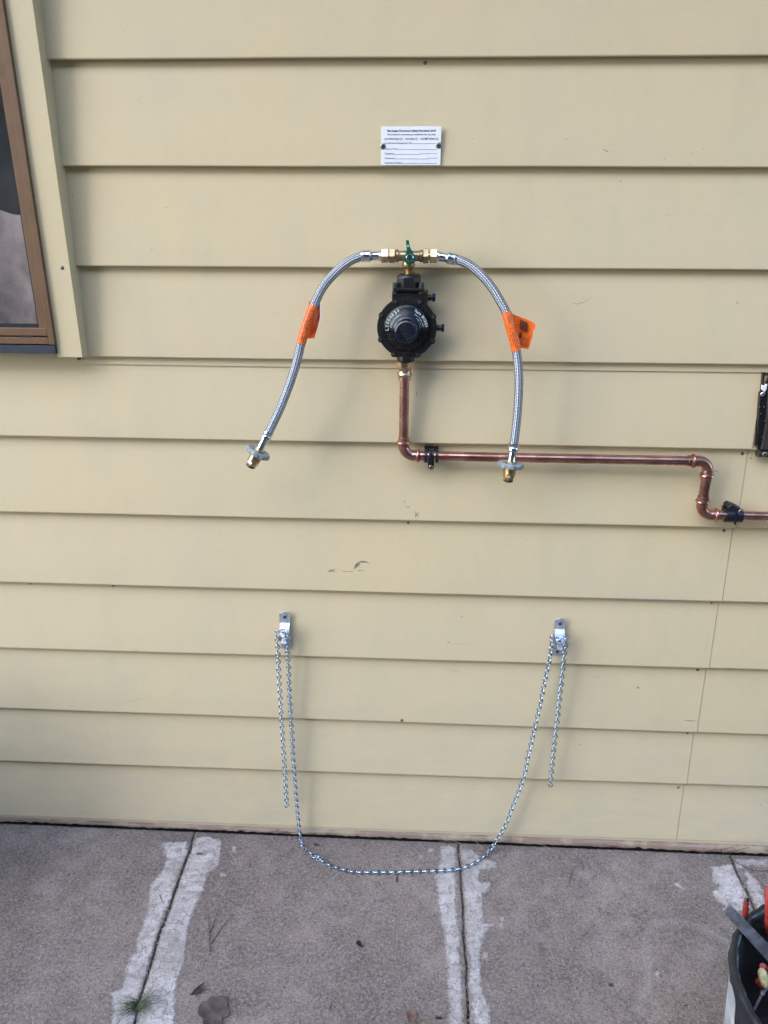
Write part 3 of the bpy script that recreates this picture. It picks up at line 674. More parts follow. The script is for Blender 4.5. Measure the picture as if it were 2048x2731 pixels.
# ---- regulator
RC = W(1085, 875, -.062); KR = (RC-EYE).dot(FW)/F_PX   # metres per pixel there
def RP(cx, cy, y=-.062): return W(*cV(cx, cy), y)
reg = thing('pressure_regulator', 'round black gas pressure regulator with white print and bolted rim', 'regulator', (RC.x, 0, RC.z))
F81 = 80*KR; cx_, cz_ = RC.x, RC.z
ax = (0, -1, 0); o0 = (cx_, 0, cz_)
mb = MB(); mb.lathe([(.030,.012),(.040,.016),(.050,.030),(F81*.96,.046),(F81,.049),(F81,.058),(F81*.985,.0605),(F81*.80,.0615)], o0, ax, 72); obj('lower_housing', mb, BLACKM, reg)
mb = MB(); mb.lathe([(F81*.79,.0600),(F81*.79,.0640),(F81*.77,.0665),(F81*.74,.0670),(F81*.66,.0715),(F81*.52,.0790),(F81*.43,.0815),(F81*.41,.083),(F81*.40,.090)], o0, ax, 72); obj('dome', mb, BLACKG, reg)
mb = MB(); R3 = 32.5*KR*.93
mb.lathe([(R3*1.12,.084),(R3*1.12,.089),(R3,.0905),(R3,.118),(R3*.96,.1215),(R3*.86,.1230),(R3*.80,.1225),(R3*.4,.1220)], o0, ax, 48); cap = obj('adjusting_cap', mb, NAVY, reg)
mb = MB(); c_, s_a = math.cos(math.radians(-55)), math.sin(math.radians(-55))
def capP(a, b, h=.1232): return (cx_+a*c_-b*s_a, -h, cz_+a*s_a+b*c_)
L_, H_ = R3*.62, R3*.27
for q in (((-L_,-H_),(L_,-H_*.82)), ((-L_,H_*.82),(L_,H_)), ((-L_,-H_*.82),(-L_*.93,H_*.82)), ((L_*.93,-H_*.82),(L_,H_*.82))):
    (a, b), (c, d) = q; mb.prism([capP(a,b), capP(c,b), capP(c,d), capP(a,d)], (0, .0015, 0))
obj('emblem_frame', mb, EMB, cap)
lettering(cap, text_mesh('REGO', wallM(capP(-L_*.85, -H_*.55, .1235), math.radians(-55)), L_*1.7, H_*1.1), EMB, 'emblem')
# bolts on the rim
for (bx, by) in ((660,900),(975,905),(475,1080),(1150,1100),(465,1395),(1135,1415),(635,1585),(945,1590)):
    X = RP(bx, by, -.060); mb = MB(); mb.lathe([(.0062,-.012),(.0062,.0008),(.0056,.0018)], X, ax, 20); lug = obj('bolt_lug', mb, BLACKM, reg)
    mb = MB(); mb.lathe([(.0038,.001),(.0038,.0035),(.0030,.0042)], X, ax, 6, rot=rr(0, 1)); obj('hex_bolt', mb, EMB, lug)
def arc_text(s, r, a0, a1, h, depth, mat, tilt=0., name='lettering'):
    n = len(s)
    for k, ch in enumerate(s):
        if ch == ' ': continue
        a = math.radians(a0+(a1-a0)*k/(n-1)); X = (cx_+r*math.cos(a), -depth, cz_+r*math.sin(a))
        M = wallM(X, a-PI/2); me = text_mesh(ch, M, h*.58 if ch not in 'Iil1' else h*.22, h, ex=.004)
        lettering(reg, me, mat, name)
arc_text('LV404B34', F81*.60, 184, 119, .0070, .0790, PRINTW); arc_text('1080332883', F81*.50, 172, 118, .0034, .0826, PRINTW)
arc_text('Date 01D2024', F81*.62, 66, 11, .0055, .0780, PRINTW); arc_text('Outlet Pressure Range', F81*.54, 62, 12, .0024, .0808, PRINTW); arc_text('9-13 in WC', F81*.47, 48, 22, .0022, .0822, PRINTW)
arc_text('REGO', F81*.885, 100, 74, .0085, .0630, EMB); arc_text('USA', F81*.885, 8, -10, .0072, .0630, EMB); arc_text('PARKER', F81*.885, 196, 166, .0045, .0630, EMB) if False else None
# embossed ring flats and pads
mb = MB()
for k in range(26):
    a = math.radians(rr(195, 235)); r_ = F81*rr(.50, .70); d_ = .0815-(r_/F81-.43)*.0365
    X = Vector((cx_+r_*math.cos(a), -d_-.0012, cz_+r_*math.sin(a))); mb.box(X-Vector((rr(.001,.003), .0004, .0004)), X+Vector((rr(.001,.003), .001, .0004)))
obj('fine_cast_lettering', mb, EMB, reg)
# inlet body above
bk = [RP(610, 770), RP(1080, 765), RP(1072, 930), RP(610, 930)]
mb = MB(); mb.box((bk[0].x, -.060, RP(840,990).z), (bk[1].x, -.015, bk[0].z), .002); obj('body_block', mb, BLACKM, reg)
a, b = RP(625, 652), RP(1025, 770)
mb = MB(); mb.box((a.x, -.066, RP(840,768).z), (b.x, -.014, RP(840,722).z), .0015); fl = obj('inlet_flange', mb, BLACKM, reg)
for px in (652, 995):
    X = RP(px, 690, -.058); mb = MB(); mb.lathe([(.0055,-.010),(.0055,.010),(.004,.012)], (X.x, X.y, X.z-.006), (0,0,1), 18); obj('flange_screw', mb, EMB, fl)
a, b = RP(660, 540), RP(995, 725); xc = (a.x+b.x)/2; rb = (b.x-a.x)/2
mb = MB(); zb_ = RP(840, 724).z; zt_ = RP(840, 548).z
mb.lathe([(rb*1.0,0),(rb*1.02,(zt_-zb_)*.7),(rb*.98,(zt_-zb_)*.85),(rb*.80,(zt_-zb_))], (xc, -.040, zb_), (0,0,1), 8, rot=PI/8); obj('inlet_hex', mb, BLACKM, reg)
mb = MB(); mb.lathe([(rb*.42,0),(rb*.42,.004)], (xc, -.040, zt_-.0005), (0,0,1), 24); obj('inlet_collar', mb, EMB, reg)
# plugs at right
for (px, py, y0) in ((1085,848,-.040),(1200,1243,-.045)):
    A = RP(px, py, y0); mb = MB(); mb.lathe([(.0062,-.004),(.0062,.005),(.0045,.0055),(.0045,.009)], A, (1,0,0), 6 if False else 16); st_ = obj('plug_stem', mb, BLACKM, reg)
    mb = MB(); mb.lathe([(.0085,.008),(.0092,.009),(.0092,.0125),(.0078,.0145)], A, (1,0,0), 6, rot=.3); obj('plug_head', mb, BLUEB, reg)
# outlet snout
t0, t1 = RP(790, 1480, -.060), RP(790, 1665, -.045)
mb = MB(); L1 = (t0.z-t1.z)+.012
mb.lathe([(.0185,0),(.0190,.006),(.0165,.016),(.0128,L1*.75),(.0128,L1)], (t1.x, -.044, t1.z), (0,0,1), 24); obj('outlet_neck', mb, BLACKM, reg)
mb = MB(); mb.box((t1.x-.007, -.0655, t1.z+.004), (t1.x+.007, -.055, t1.z+.036), .001); ob = obj('cast_pad', mb, BLACKM, reg)
X = Vector((t1.x-.0055, -.0662, t1.z+.034)); lettering(reg, text_mesh('005', wallM(X+Vector((.0105,0,-.002)), -PI/2), .013, .0038, ex=.006), EMB); lettering(reg, text_mesh('9103', wallM(X+Vector((.0035,0,-.002)), -PI/2), .016, .0036, ex=.006), EMB)
mb = MB(); mb.box((t1.x-.022, -.050, t1.z+.007), (t1.x+.024, -.030, t1.z+.020), .002); obj('outlet_boss', mb, BLACKM, reg)
# ---- changeover valve
VC = W(*cV(830, 305), -.052)
def VX(px): return W(*cV(px, 305), -.052).x
def VZ(py): return W(*cV(830, py), -.052).z
val = thing('changeover_valve', 'brass tee valve with green lever on top of the regulator', 'valve', (VC.x, -.052, VC.z))
def hnut(mb, x0, x1, r, seg=6, rot=PI/6):
    n_ = .0012; mb.lathe([(r*.9,0),(r,n_),(r,abs(x1-x0)-n_),(r*.9,abs(x1-x0))], (min(x0,x1), -.052, VC.z), (1,0,0), seg, rot=rot)
hv = abs(VZ(225)-VZ(385))/2
mb = MB(); xa, xb = VX(660), VX(1015); L1 = xb-xa
mb.lathe([(hv*.9,0),(hv*1.05,.0015),(hv*1.05,.005),(hv*.84,.0075),(hv*.84,L1*.4),(hv*.92,L1*.5),(hv*.84,L1*.6),(hv*.84,L1-.0075),(hv*1.05,L1-.005),(hv*1.05,L1-.0015),(hv*.9,L1)], (xa, -.052, VC.z), (1,0,0), 36); body = obj('tee_body', mb, BRASS_D, val)
mb = MB(); zt2 = VZ(345); zb2 = VZ(468); r2 = (VX(912)-VX(745))/2
xs = (VX(912)+VX(745))/2
mb.lathe([(r2*.62,zb2-zb2),(r2*.95,(zt2-zb2)*.18),(r2,(zt2-zb2)*.30),(r2,(zt2-zb2)*.6),(r2*.85,(zt2-zb2)*.95)], (xs, -.052, zb2), (0,0,1), 12); obj('stem_body', mb, BRASS_D, val)
mb = MB(); zc2 = RP(840, 535, -.040).z; P_ = [(.0098,-.002)]
for k in range(8): h = (zb2-zc2)*k/8; P_ += [(.0098,h),(.0088,h+(zb2-zc2)/16)]
P_.append((.0095, zb2-zc2+.003)); mb.lathe(P_, (xc, -.046, zc2), (0,0,1), 24); obj('threaded_nipple', mb, BRASS, val)
for (a, b, r_, m_) in ((575,655,.0155,BRASS_D),(472,568,.0152,BRASS),(1015,1088,.0160,BRASS_D),(1105,1200,.0150,BRASS)):
    mb = MB(); hnut(mb, VX(a), VX(b), r_); obj('hex_nut', mb, m_, val)
for (a, b) in ((566,577),(1086,1107)):
    mb = MB(); mb.lathe([(.0085,0),(.0085,abs(VX(b)-VX(a)))], (VX(a), -.052, VC.z), (1,0,0), 20); obj('union_thread', mb, BRASS, val)
# handle
hp = [(840+80*math.cos(math.radians(a)), 337-80*math.sin(math.radians(a))) for a in range(-235, 56, 12)]
hp = [q for q in hp]+[(880,250),(856,215),(846,190),(836,140),(832,104),(812,98),(792,104),(795,150),(803,190),(802,235),(790,262)]
P_ = [W(*cV(*q), -.080) for q in hp]
mb = MB(); mb.prism(P_, (0,.006,0), .0010); hnd = obj('lever_handle', mb, GREEN, val)
mb = MB(); mb.prism([W(*cV(*q), -.0805+.0) for q in ((808,160),(830,160),(832,188),(810,188))], (0,.0012,0)); obj('lever_mark', mb, simple('lever_mark_blue', (.25,.5,.6), .5), hnd)
X = W(*cV(842, 330), -.0812); mb = MB(); mb.lathe([(.0075,-.002),(.0075,0),(.0062,.0012)], X, ax, 24); sc = obj('handle_screw', mb, CHROME, hnd)
mb = MB(); mb.box((X.x-.004,X.y-.0018,X.z-.0007),(X.x+.004,X.y,X.z+.0007)); mb.box((X.x-.0007,X.y-.0020,X.z-.004),(X.x+.0007,X.y,X.z+.004)); obj('cross_recess', mb, DARK, hnd)
mb = MB(); mb.lathe([(.010,0),(.010,.02)], (X.x, -.055, X.z), ax, 20); obj('stem', mb, BRASS_D, val)
for s, aa in (('DESO', 62), ('VALV', 242)): pass
for ch, a in zip('GAS', (118, 92, 66)):
    r_ = .0138; ar = math.radians(a); lettering(hnd, text_mesh(ch, wallM((X.x+r_*math.cos(ar)-.002, -.0806, X.z+r_*math.sin(ar)-.002), ar-PI/2), .0036, .0042), simple('green_emboss', (.01,.15,.08), .4) if ch == 'G' else bpy.data.materials['green_emboss'])
# ---- hoses
def hose(pts, ys, lab, side, flag):
    n = len(pts); P = [W(u, v, ys(k/(n-1))) for k, (u, v) in enumerate(pts)]
    S = spline(P, 150); t = thing('gas_hose', lab, 'hose', S[0], 'braided hoses hanging from the changeover valve')
    k0 = 4; mb = MB(); mb.tube(S[k0:], .0092, 20); obj('braided_sleeve', mb, BRAID, t)
    # valve-end ferrule: two chromed steps
    d = (S[3]-S[0]).normalized(); vx = VX(472) if side < 0 else VX(1200)
    x0 = Vector((vx, -.052, VC.z)); e = S[k0]; dd = (e-x0); L = dd.length
    mb = MB(); mb.lathe([(.0112,0),(.0112,.003),(.0095,.005),(.0088,L*.42),(.0088,L*.52),(.0112,L*.62)], x0, dd, 28); obj('hose_tail', mb, CHROME, t)
    mb = MB(); mb.lathe([(.0112,L*.60),(.0122,L*.63),(.0122,L*.72),(.0114,L*.76),(.0118,L*.98),(.0125,L),(.0110,L+.004)], x0, dd, 28); obj('crimp_collar', mb, CHROME, t)
    # bottle end
    e = S[-1]; d = (S[-1]-S[-6]).normalized(); return t, S, e, d
hl = [cH1(*q) for q in ((1250,143),(1170,155),(1080,195),(990,260),(900,350),(830,440),(765,570),(690,760),(640,920),(605,1070),(560,1230),(500,1400),(440,1550),(370,1700),(328,1785))]
hr = [cH2(*q) for q in ((190,158),(260,172),(340,205),(420,260),(500,340),(570,430),(630,530),(680,625),(720,760),(765,930),(785,1070),(793,1230),(787,1400),(775,1560),(748,1780))]
def bottle_end(t, e, d, L1, L2, wheel_r):
    mb = MB(); mb.lathe([(.0112,-.004),(.0112,.002),(.0100,.004),(.0112,.006),(.0108,.012),(.0085,.014)], e, d, 24); obj('crimp_collar', mb, CHROME, t)
    mb = MB(); mb.lathe([(.0080,.012),(.0080,L1-.004),(.0090,L1-.002),(.0090,L1)], e, d, 20); obj('hose_tail', mb, CHROME, t)
    c = e+d*L1
    mb = MB(); mb.lathe([(.0125,-.001),(.0125,.003)], c, d, 8); obj('wheel_boss', mb, BRASS, t)
    lob = lambda a: 1+.035*math.cos(8*a)-.01*math.cos(16*a)
    mb = MB(); mb.lathe([(.012,.0035),(wheel_r*.80,.0015),(wheel_r*.93,.0020),(wheel_r,.0045),(wheel_r,.0105),(wheel_r*.95,.0125),(wheel_r*.60,.0130),(.0125,.0145)], c, d, 108, lobes=lob); obj('handwheel', mb, GREYP, t)
    P_ = []; h = .014; Ln = L2
    for k in range(7): P_ += [(.0128, h), (.0136, h+.0006), (.0136, h+.0012), (.0128, h+.0019)]; h += .0023
    mb = MB(); mb.lathe([(.0128,.013)]+P_+[(.0118,h+.0005)], c, d, 32); obj('threaded_nut', mb, BRASS, t)
    mb = MB(); mb.lathe([(.0122,h),(.0128,h+.0015),(.0125,h+.0050),(.0100,h+.0105)], c, d, 8, caps=True); obj('hex_nose', mb, BRASS, t)
    mb = MB(); mb.lathe([(.0095,h+.0100),(.0108,h+.0110),(.0108,h+.0122),(.0098,h+.0132)], c, d, 28); obj('sealing_ring', mb, BLKP, t)
    mb = MB(); mb.lathe([(.0080,h+.013),(.0072,h+.0150)], c, d, 20); obj('nozzle_tip', mb, BRASS_D, t)
yl = lambda t: -.052-.05*min(1, t*1.6)+(-.012)*t
def sleeve(t, S, k0, k1, lab):
    mb = MB(); mb.tube(S[k0:k1+1], .0103, 24); sl = obj('tag_sleeve', mb, ORANGE, t)
    mb = MB()     # rows of small print on the sleeve
    for row in range(-2, 3):
        off = row*.0034
        for k in range(k0+2, k1-2, 1):
            if random.random() < .22: continue
            T = (S[k+1]-S[k]).normalized(); side = T.cross(Vector((0,-1,0))).normalized(); yy = -math.sqrt(.0106**2-off**2)
            c = S[k]+side*off; c2 = S[k+1]+side*off; c.y = S[k].y+yy; c2.y = S[k+1].y+yy
            mb.ribbon([c, c.lerp(c2, .5), c.lerp(c2, rr(.6, .9))], .0013)
    obj('fine_print', mb, TAGINK, sl, 0); return sl
# left
t, S, e, d = hose(hl, yl, 'braided steel hose curving down to the left with a bent orange and pink tag', -1, None)
dL = (W(*cH1(180, 2060), -.12)-W(*cH1(328, 1785), -.112)).normalized(); bottle_end(t, e, dL, .040, .03, .0268)
def nearest(S, p): return min(range(len(S)), key=lambda k: abs(S[k].x-p.x)+abs(S[k].z-p.z))
ka, kb = nearest(S, W(*cH1(742,618), -.1)), nearest(S, W(*cH1(640,952), -.1)); sleeve(t, S, ka, kb, '')
def sheet(parent, rows, mat, name, th=.0004):
    mb = MB(); m = len(rows[0]); vs = [p for r in rows for p in r]; vs2 = [Vector(p)+Vector((0, th, 0)) for p in vs]
    fs = [(j*m+i, j*m+i+1, (j+1)*m+i+1, (j+1)*m+i) for j in range(len(rows)-1) for i in range(m-1)]
    b = len(vs); fs += [tuple(b+q for q in reversed(f)) for f in fs]
    mb.add(vs+vs2, fs); return obj(name, mb, mat, parent, 60)
Q = lambda x, y, dy: W(*cH1(x, y), -.096+dy)
tg = sheet(t, [[Q(705,563,.012),Q(742,572,.014),Q(775,585,.016)],[Q(690,640,.012),Q(760,660,.016),Q(806,600,.012)],[Q(690,760,.012),Q(770,760,.018),Q(807,700,.006)],[Q(685,850,.012),Q(760,850,.016),Q(790,785,.004)],[Q(682,907,.012),Q(720,908,.014),Q(752,905,.010)]], ORANGE, 'tag_flap')
sheet(t, [[Q(777,640,.0125),Q(790,610,.010),Q(806,585,.006)],[Q(768,690,.012),Q(785,670,.008),Q(803,645,.004)],[Q(757,740,.011),Q(775,715,.008),Q(790,690,.003)],[Q(757,772,.011),Q(765,755,.009),Q(772,740,.004)]], PINK, 'tag_peel')
sheet(t, [[Q(803,580,.003),Q(808,580,.003)],[Q(810,620,.001),Q(815,622,.001)],[Q(810,680,.001),Q(815,684,.001)],[Q(804,750,.001),Q(808,752,.001)],[Q(795,800,.003),Q(798,801,.003)]], WHITEP, 'tag_edge')
X = Q(768,735,.0005); lettering(t, text_mesh('umbery', wallM(X, math.radians(-98)), .024, .0042, ex=.015), INK)
# right
yr = lambda t: -.052-.05*min(1, t*1.6)+(-.008)*t
t, S, e, d = hose(hr, yr, 'braided steel hose hanging at right in front of the copper pipe with orange flag', 1, None)
dR = (W(*cH2(697, 2105), -.118)-W(*cH2(748, 1780), -.110)).normalized(); bottle_end(t, e, dR, .036, .03, .0275)
ka, kb = nearest(S, W(*cH2(688,632), -.1)), nearest(S, W(*cH2(770,950), -.1)); sleeve(t, S, ka, kb, '')
Q = lambda x, y, dy: W(*cH2(x, y), -.092+dy)
fl = sheet(t, [[Q(725,635,0),Q(790,662,.004),Q(862,688,.002),Q(940,733,-.006)],[Q(745,720,0),Q(800,730,.005),Q(870,752,.004),Q(915,778,-.002)],[Q(765,800,0),Q(815,805,.005),Q(870,815,.004),Q(914,832,0)],[Q(785,880,0),Q(825,885,.004),Q(865,890,.003),Q(895,892,0)],[Q(795,930,0),Q(825,938,.003),Q(850,942,.002),Q(876,946,0)]], ORANGE, 'tag_flag')
sheet(fl, [[Q(862,688,.0015),Q(902,708,-.003),Q(940,733,-.008)],[Q(885,715,.001),Q(915,745,-.004),Q(936,760,-.008)],[Q(915,778,-.003),Q(922,778,-.004),Q(928,782,-.006)]], ORANGE, 'folded_corner')
mb = MB()
for k in range(9):      # barcode
    x = 808+k*7; y0 = 690+k*3; mb.ribbon([Q(x,y0,.0), Q(x+(k-4)*.6,y0+40,.0), Q(x+(k-4)*1.2,y0+82,.0005)], .0011 if k % 3 else .0020)
obj('barcode', mb, TAGINK, fl, 0)
mb = MB()
for row in range(7):
    x = 812+row*11
    for k in range(5):
        y = 835+row*2+k*16
        if random.random() < .85: mb.ribbon([Q(x-k*1,y,.0005), Q(x-k*1,y+6,.0005), Q(x-k*1,y+rr(9, 13),.0005)], .0009)
for k in range(3): mb.ribbon([Q(800+k*7,800,.001), Q(799+k*7,820,.001), Q(797+k*7,850,.001)], .0018)
obj('fine_print', mb, TAGINK, fl, 0)
# ---- copper pipe run
YP = -.040; RPp = .0105
xv = (W(1080,1014,YP).x+W(1075,1180,YP).x)/2; zt = W(*cP(245,585), YP).z
zh = (W(1203,1218,YP).z+W(1804,1227.5,YP).z)/2; xv2 = (W(1885,1271,YP).x+W(1872,1344,YP).x)/2; zh2 = (W(1917,1374.5,YP).z+W(2048,1376,YP).z)/2
pipe = thing('copper_gas_pipe', 'copper pipe dropping from the regulator and stepping along the wall to the right', 'pipe', (xv, YP, zh))
def bend(c, a0, a1, R, n=14): return [Vector((c[0]+R*math.cos(math.radians(a0+(a1-a0)*k/(n-1))), YP, c[1]+R*math.sin(math.radians(a0+(a1-a0)*k/(n-1))))) for k in range(n)]
RB = .028
mb = MB(); mb.tube([(xv,YP,zt+.002),(xv,YP,zt-.05),(xv,YP,zh+RB)], RPp, 28); obj('straight_tube', mb, COPPER, pipe)
mb = MB(); mb.tube([(xv+RB,YP,zh),(0.3,YP,zh+.0),(xv2-RB,YP,zh)], RPp, 28); obj('straight_tube', mb, COPPER, pipe)
mb = MB(); mb.tube([(xv2,YP,zh-RB),(xv2,YP,(zh+zh2)/2),(xv2,YP,zh2+RB)], RPp, 28); obj('straight_tube', mb, COPPER, pipe)
mb = MB(); mb.tube([(xv2+RB,YP,zh2),(1.2,YP,zh2),(2.1,YP,zh2)], RPp, 28); obj('straight_tube', mb, COPPER, pipe)
def elbow(path, ends):
    mb = MB(); mb.tube(path, .0118, 28, caps=True); e_ = obj('elbow', mb, COPPER, pipe)
    for (p, d) in ends:
        mb = MB(); mb.lathe([(.0118,-.002),(.0122,.0),(.0122,.008),(.0150,.0100),(.0158,.0125),(.0150,.0150),(.0122,.017),(.0122,.0245),(.0114,.0252)], p, d, 32); obj('press_socket', mb, COPPER, e_)
RE = .024
elbow(bend((xv+RE, zh+RE), 180, 270, RE), [((xv,YP,zh+RE-.006),(0,0,1)), ((xv+RE-.004,YP,zh),(1,0,0))])
elbow(bend((xv2-RE, zh-RE), 90, 0, RE), [((xv2-RE+.002,YP,zh),(-1,0,0)), ((xv2,YP,zh-RE+.004),(0,0,-1))])
elbow(bend((xv2+RE, zh2+RE), 180, 270, RE), [((xv2,YP,zh2+RE-.004),(0,0,1)), ((xv2+RE-.002,YP,zh2),(1,0,0))])
# brass press adaptor below the regulator
z1 = W(*cP(240,272), YP).z; z2 = W(*cP(240,365), YP).z; z3 = W(*cP(240,480), YP).z; z4 = W(*cP(240,582), YP).z
mb = MB(); mb.lathe([(.0160,0),(.0168,.001),(.0168,z1-z2-.001),(.0160,z1-z2)], (xv, YP, z2), (0,0,1), 8, rot=PI/8); ad = obj('adaptor_hex', mb, BRONZE, pipe)
h3 = z3-z4
mb = MB(); mb.lathe([(.0128,0),(.0134,.0008),(.0134,h3-.005),(.0152,h3-.003),(.0162,h3),(.0152,h3+.003),(.0138,h3+.005),(.0138,z2-z4-.006),(.0150,z2-z4)], (xv, YP, z4), (0,0,1), 36); obj('adaptor_socket', mb, BRONZE, pipe)
# ---- pipe clips
def ring(mb, x, w_, r0, r1): mb.lathe([(r0,-w_/2),(r1,-w_/2),(r1,w_/2),(r0,w_/2)], (x, YP, 0), (1,0,0), 32, caps=False)
def clip(xc_, z, xs3, lab, up, tilt=0.):
    c = thing('pipe_clip', lab, 'pipe clip', (xc_, -.003, z), 'black plastic pipe clips')
    for k, (x, w_) in enumerate(xs3):
        mb = MB(); r1 = .0155 if k != 1 or len(xs3) < 3 else .0168
        mb.lathe([(.0106,-w_/2),(r1,-w_/2),(r1,w_/2),(.0106,w_/2)], (x, YP, z), (1,0,0), 32, caps=False); mb.box((x-w_/2+.0003, -.028, z-.0145), (x+w_/2-.0003, -.009, z+.0145)); obj('saddle_band', mb, BLKP, c)
    mb = MB(); s = 1 if up else -1; xm = xs3[len(xs3)//2][0] if len(xs3) == 3 else (xs3[0][0]+xs3[1][0])/2
    mb.box((xm-.012, -.026, z-.012), (xm+.012, -.008, z+.012)); obj('clip_base', mb, BLKP, c)
    A = Vector((xm+tilt+(.006 if up else 0), -.050, z+s*.013)); B = Vector((xm-tilt*.4, -.050, z+s*.0225)) if not up else Vector((xm-.0095, -.046, z+s*.0195))
    dv = (B-A); sd = dv.cross(Vector((0,1,0))).normalized()*.0068
    out = [A-sd, A+sd]+[B+sd*math.cos(t_)+dv.normalized()*.0068*math.sin(t_) for t_ in [k*PI/8 for k in range(9)]]
    mb = MB(); mb.prism(out, (0, .030, 0), .001); obj('fixing_lug', mb, BLKP, c)
    X = (B if not up else A+Vector((.002,0,.001)))+Vector((0, -.0005, 0)); screw(c, X, .0048, SCREW)
    mb = MB(); mb.prism([(xm-.002,-.0585,z-.015),(xm+.002,-.0585,z-.015),(xm+.002,-.0585,z+.013),(xm-.002,-.0585,z+.013)], (0,.004,0)); obj('clip_rib', mb, BLKP, c)
CXp = lambda cx: W(*cP(cx, 1830), YP).x
clip(CXp(675), zh, [(CXp(590), .0075), (CXp(675), .0115), (CXp(768), .0065)], 'black plastic clip hanging screw side down below the regulator elbow', False)
EXp = lambda cx: W(*cE(cx, 1400), YP).x
clip(EXp(1065), zh2, [(EXp(1010), .0170), (EXp(1155), .0165)], 'black plastic clip with lug tilted up at the right picture edge', True, .002)
# ---- brackets
def bracket(cx, z0, z1, lab):
    yw = -.019; hw = .0132
    b = thing('chain_bracket', lab, 'bracket', (cx, yw, z0), 'galvanised wall brackets carrying the chain')
    out = []
    for k in range(9): a = PI*k/8; out.append((cx+hw*math.cos(a), yw, z1-.008+.008*math.sin(a)))
    for k in range(9): a = PI+PI*k/8; out.append((cx+hw*math.cos(a), yw, z0+.010+.010*math.sin(a)))
    mb = MB(); mb.prism(out, (0, .002, 0), .0003); obj('back_plate', mb, GALV, b)
    zm = z0+(z1-z0)*.44
    P_ = [(-.0002, zm+.030), (-.006, zm+.024), (-.016, zm+.010), (-.018, zm+.002), (-.017, zm-.012), (-.010, zm-.0165), (-.0002, zm-.018)]
    mb = MB(); vs = []; fs = []; th = .0018
    for (y, z) in P_: vs += [(cx-hw*.92, yw-.0004+y, z), (cx+hw*.92, yw-.0004+y, z), (cx-hw*.92, yw-.0004+y+th*.6, z-th*.7), (cx+hw*.92, yw-.0004+y+th*.6, z-th*.7)]
    for k in range(len(P_)-1):
        a = k*4; fs += [(a, a+1, a+5, a+4), (a+2, a+6, a+7, a+3), (a, a+4, a+6, a+2), (a+1, a+3, a+7, a+5)]
    mb.add(vs, fs); obj('raised_strap', mb, GALV, b)
    mb = MB(); mb.lathe([(.0050,0),(.0050,.012),(.0088,.0135),(.0095,.0145),(.0090,.0152),(.002,.0154)], (cx, yw-.014, zm+.004), (0,-.75,.65), 28); obj('hook_stud', mb, GALV, b)
    mb = MB(); mb.prism([(cx-hw*.5,yw-.0185,zm-.004),(cx+hw*.5,yw-.0185,zm-.004),(cx+hw*.5,yw-.030,zm-.012),(cx-hw*.5,yw-.030,zm-.012)], (0,.0012,-.0016)); obj('hook_tab', mb, GALV, b)
    screw(b, (cx, yw-.0008, z1-.014), .0042, RUSTY); screw(b, (cx, yw-.0008, z0+.012), .0042, RUSTY)
    return zm
B1 = (W(757,1632,-.02), W(757,1733,-.02)); B2 = (W(1493,1650,-.02), W(1487,1749,-.02))
zm1 = bracket(B1[0].x+.001, B1[1].z, B1[0].z, 'galvanised strap bracket below the left hose holding the left chain end')
zm2 = bracket((B2[0].x+B2[1].x)/2, B2[1].z, B2[0].z, 'galvanised strap bracket below the right hose holding the right chain end')
# ---- chain
def link_mesh():
    r = .00165; h = .0130; w_ = .0066; pts = []
    n = 14
    def loop(s, plane):
        L = []
        for k in range(n+1):
            t = k/n; a = 2*PI*t
            # teardrop: starts and ends at the waist
            x = w_*math.sin(a)*(math.sin(a/2)**.8 if 0 < t < 1 else 0); z = h*(1-math.cos(a))/2
            L.append((x, z))
        return [(x, .0, s*z) if plane == 0 else (.0, x, s*z) for x, z in L]
    A = loop(1, 1); B = loop(-1, 0); c = .0011
    path = [(p[0]+c, p[1], p[2]) for p in A[1:-1]]+[(p[0], p[1]+c, p[2]) for p in B[1:-1]]
    mb = MB(); mb.tube(path, r, 6, closed=True); me = mb.mesh('link', Vector(), 60); me.materials.append(ZINC); return me
LM = link_mesh(); PITCH_L = .0222
tailA = [cK1(*q) for q in ((135,322),(145,400),(155,570),(160,740),(170,900),(180,1060),(190,1220),(200,1370),(210,1520),(220,1670),(228,1810),(235,1960),(240,2030))]
longB = [cK1(*q) for q in ((232,370),(245,440),(250,540),(255,620),(260,700),(265,860),(275,1050),(285,1210),(295,1370),(300,1500),(312,1640),(325,1800),(335,1960),(350,2110))]
swag = [(801,2228),(803,2248),(813,2268),(832,2277),(844,2287),(868,2301),(887,2311),(922,2321),(950,2326),(1001,2326),(1056,2326),(1103,2324),(1177,2322),(1224,2317),(1267,2301),(1299,2275),(1314,2256),(1326,2238),(1338,2219),(1348,2199)]
longC = [(1361,2166),(1370,2142),(1385,2104),(1400,2060),(1407,2018),(1418,1974),(1428,1929),(1438,1887),(1447,1842),(1456,1800),(1466,1754),(1470,1722),(1471,1704)]
tailD = [(1511,1703),(1508,1724),(1504.5,1746),(1500,1790),(1495,1835),(1490,1880),(1486,1922),(1480,1967),(1476,2006),(1472,2046),(1468,2096)]
YC = -.040
def chain_run(pts, n=None):
    L = sum((pts[i+1]-pts[i]).length for i in range(len(pts)-1)); n = n or max(2, round(L/PITCH_L)); return spline(pts, n+1)
chain = thing('jack_chain', 'bright zinc chain looped over both wall brackets and sagging onto the concrete', 'chain', (0, YC, 0))
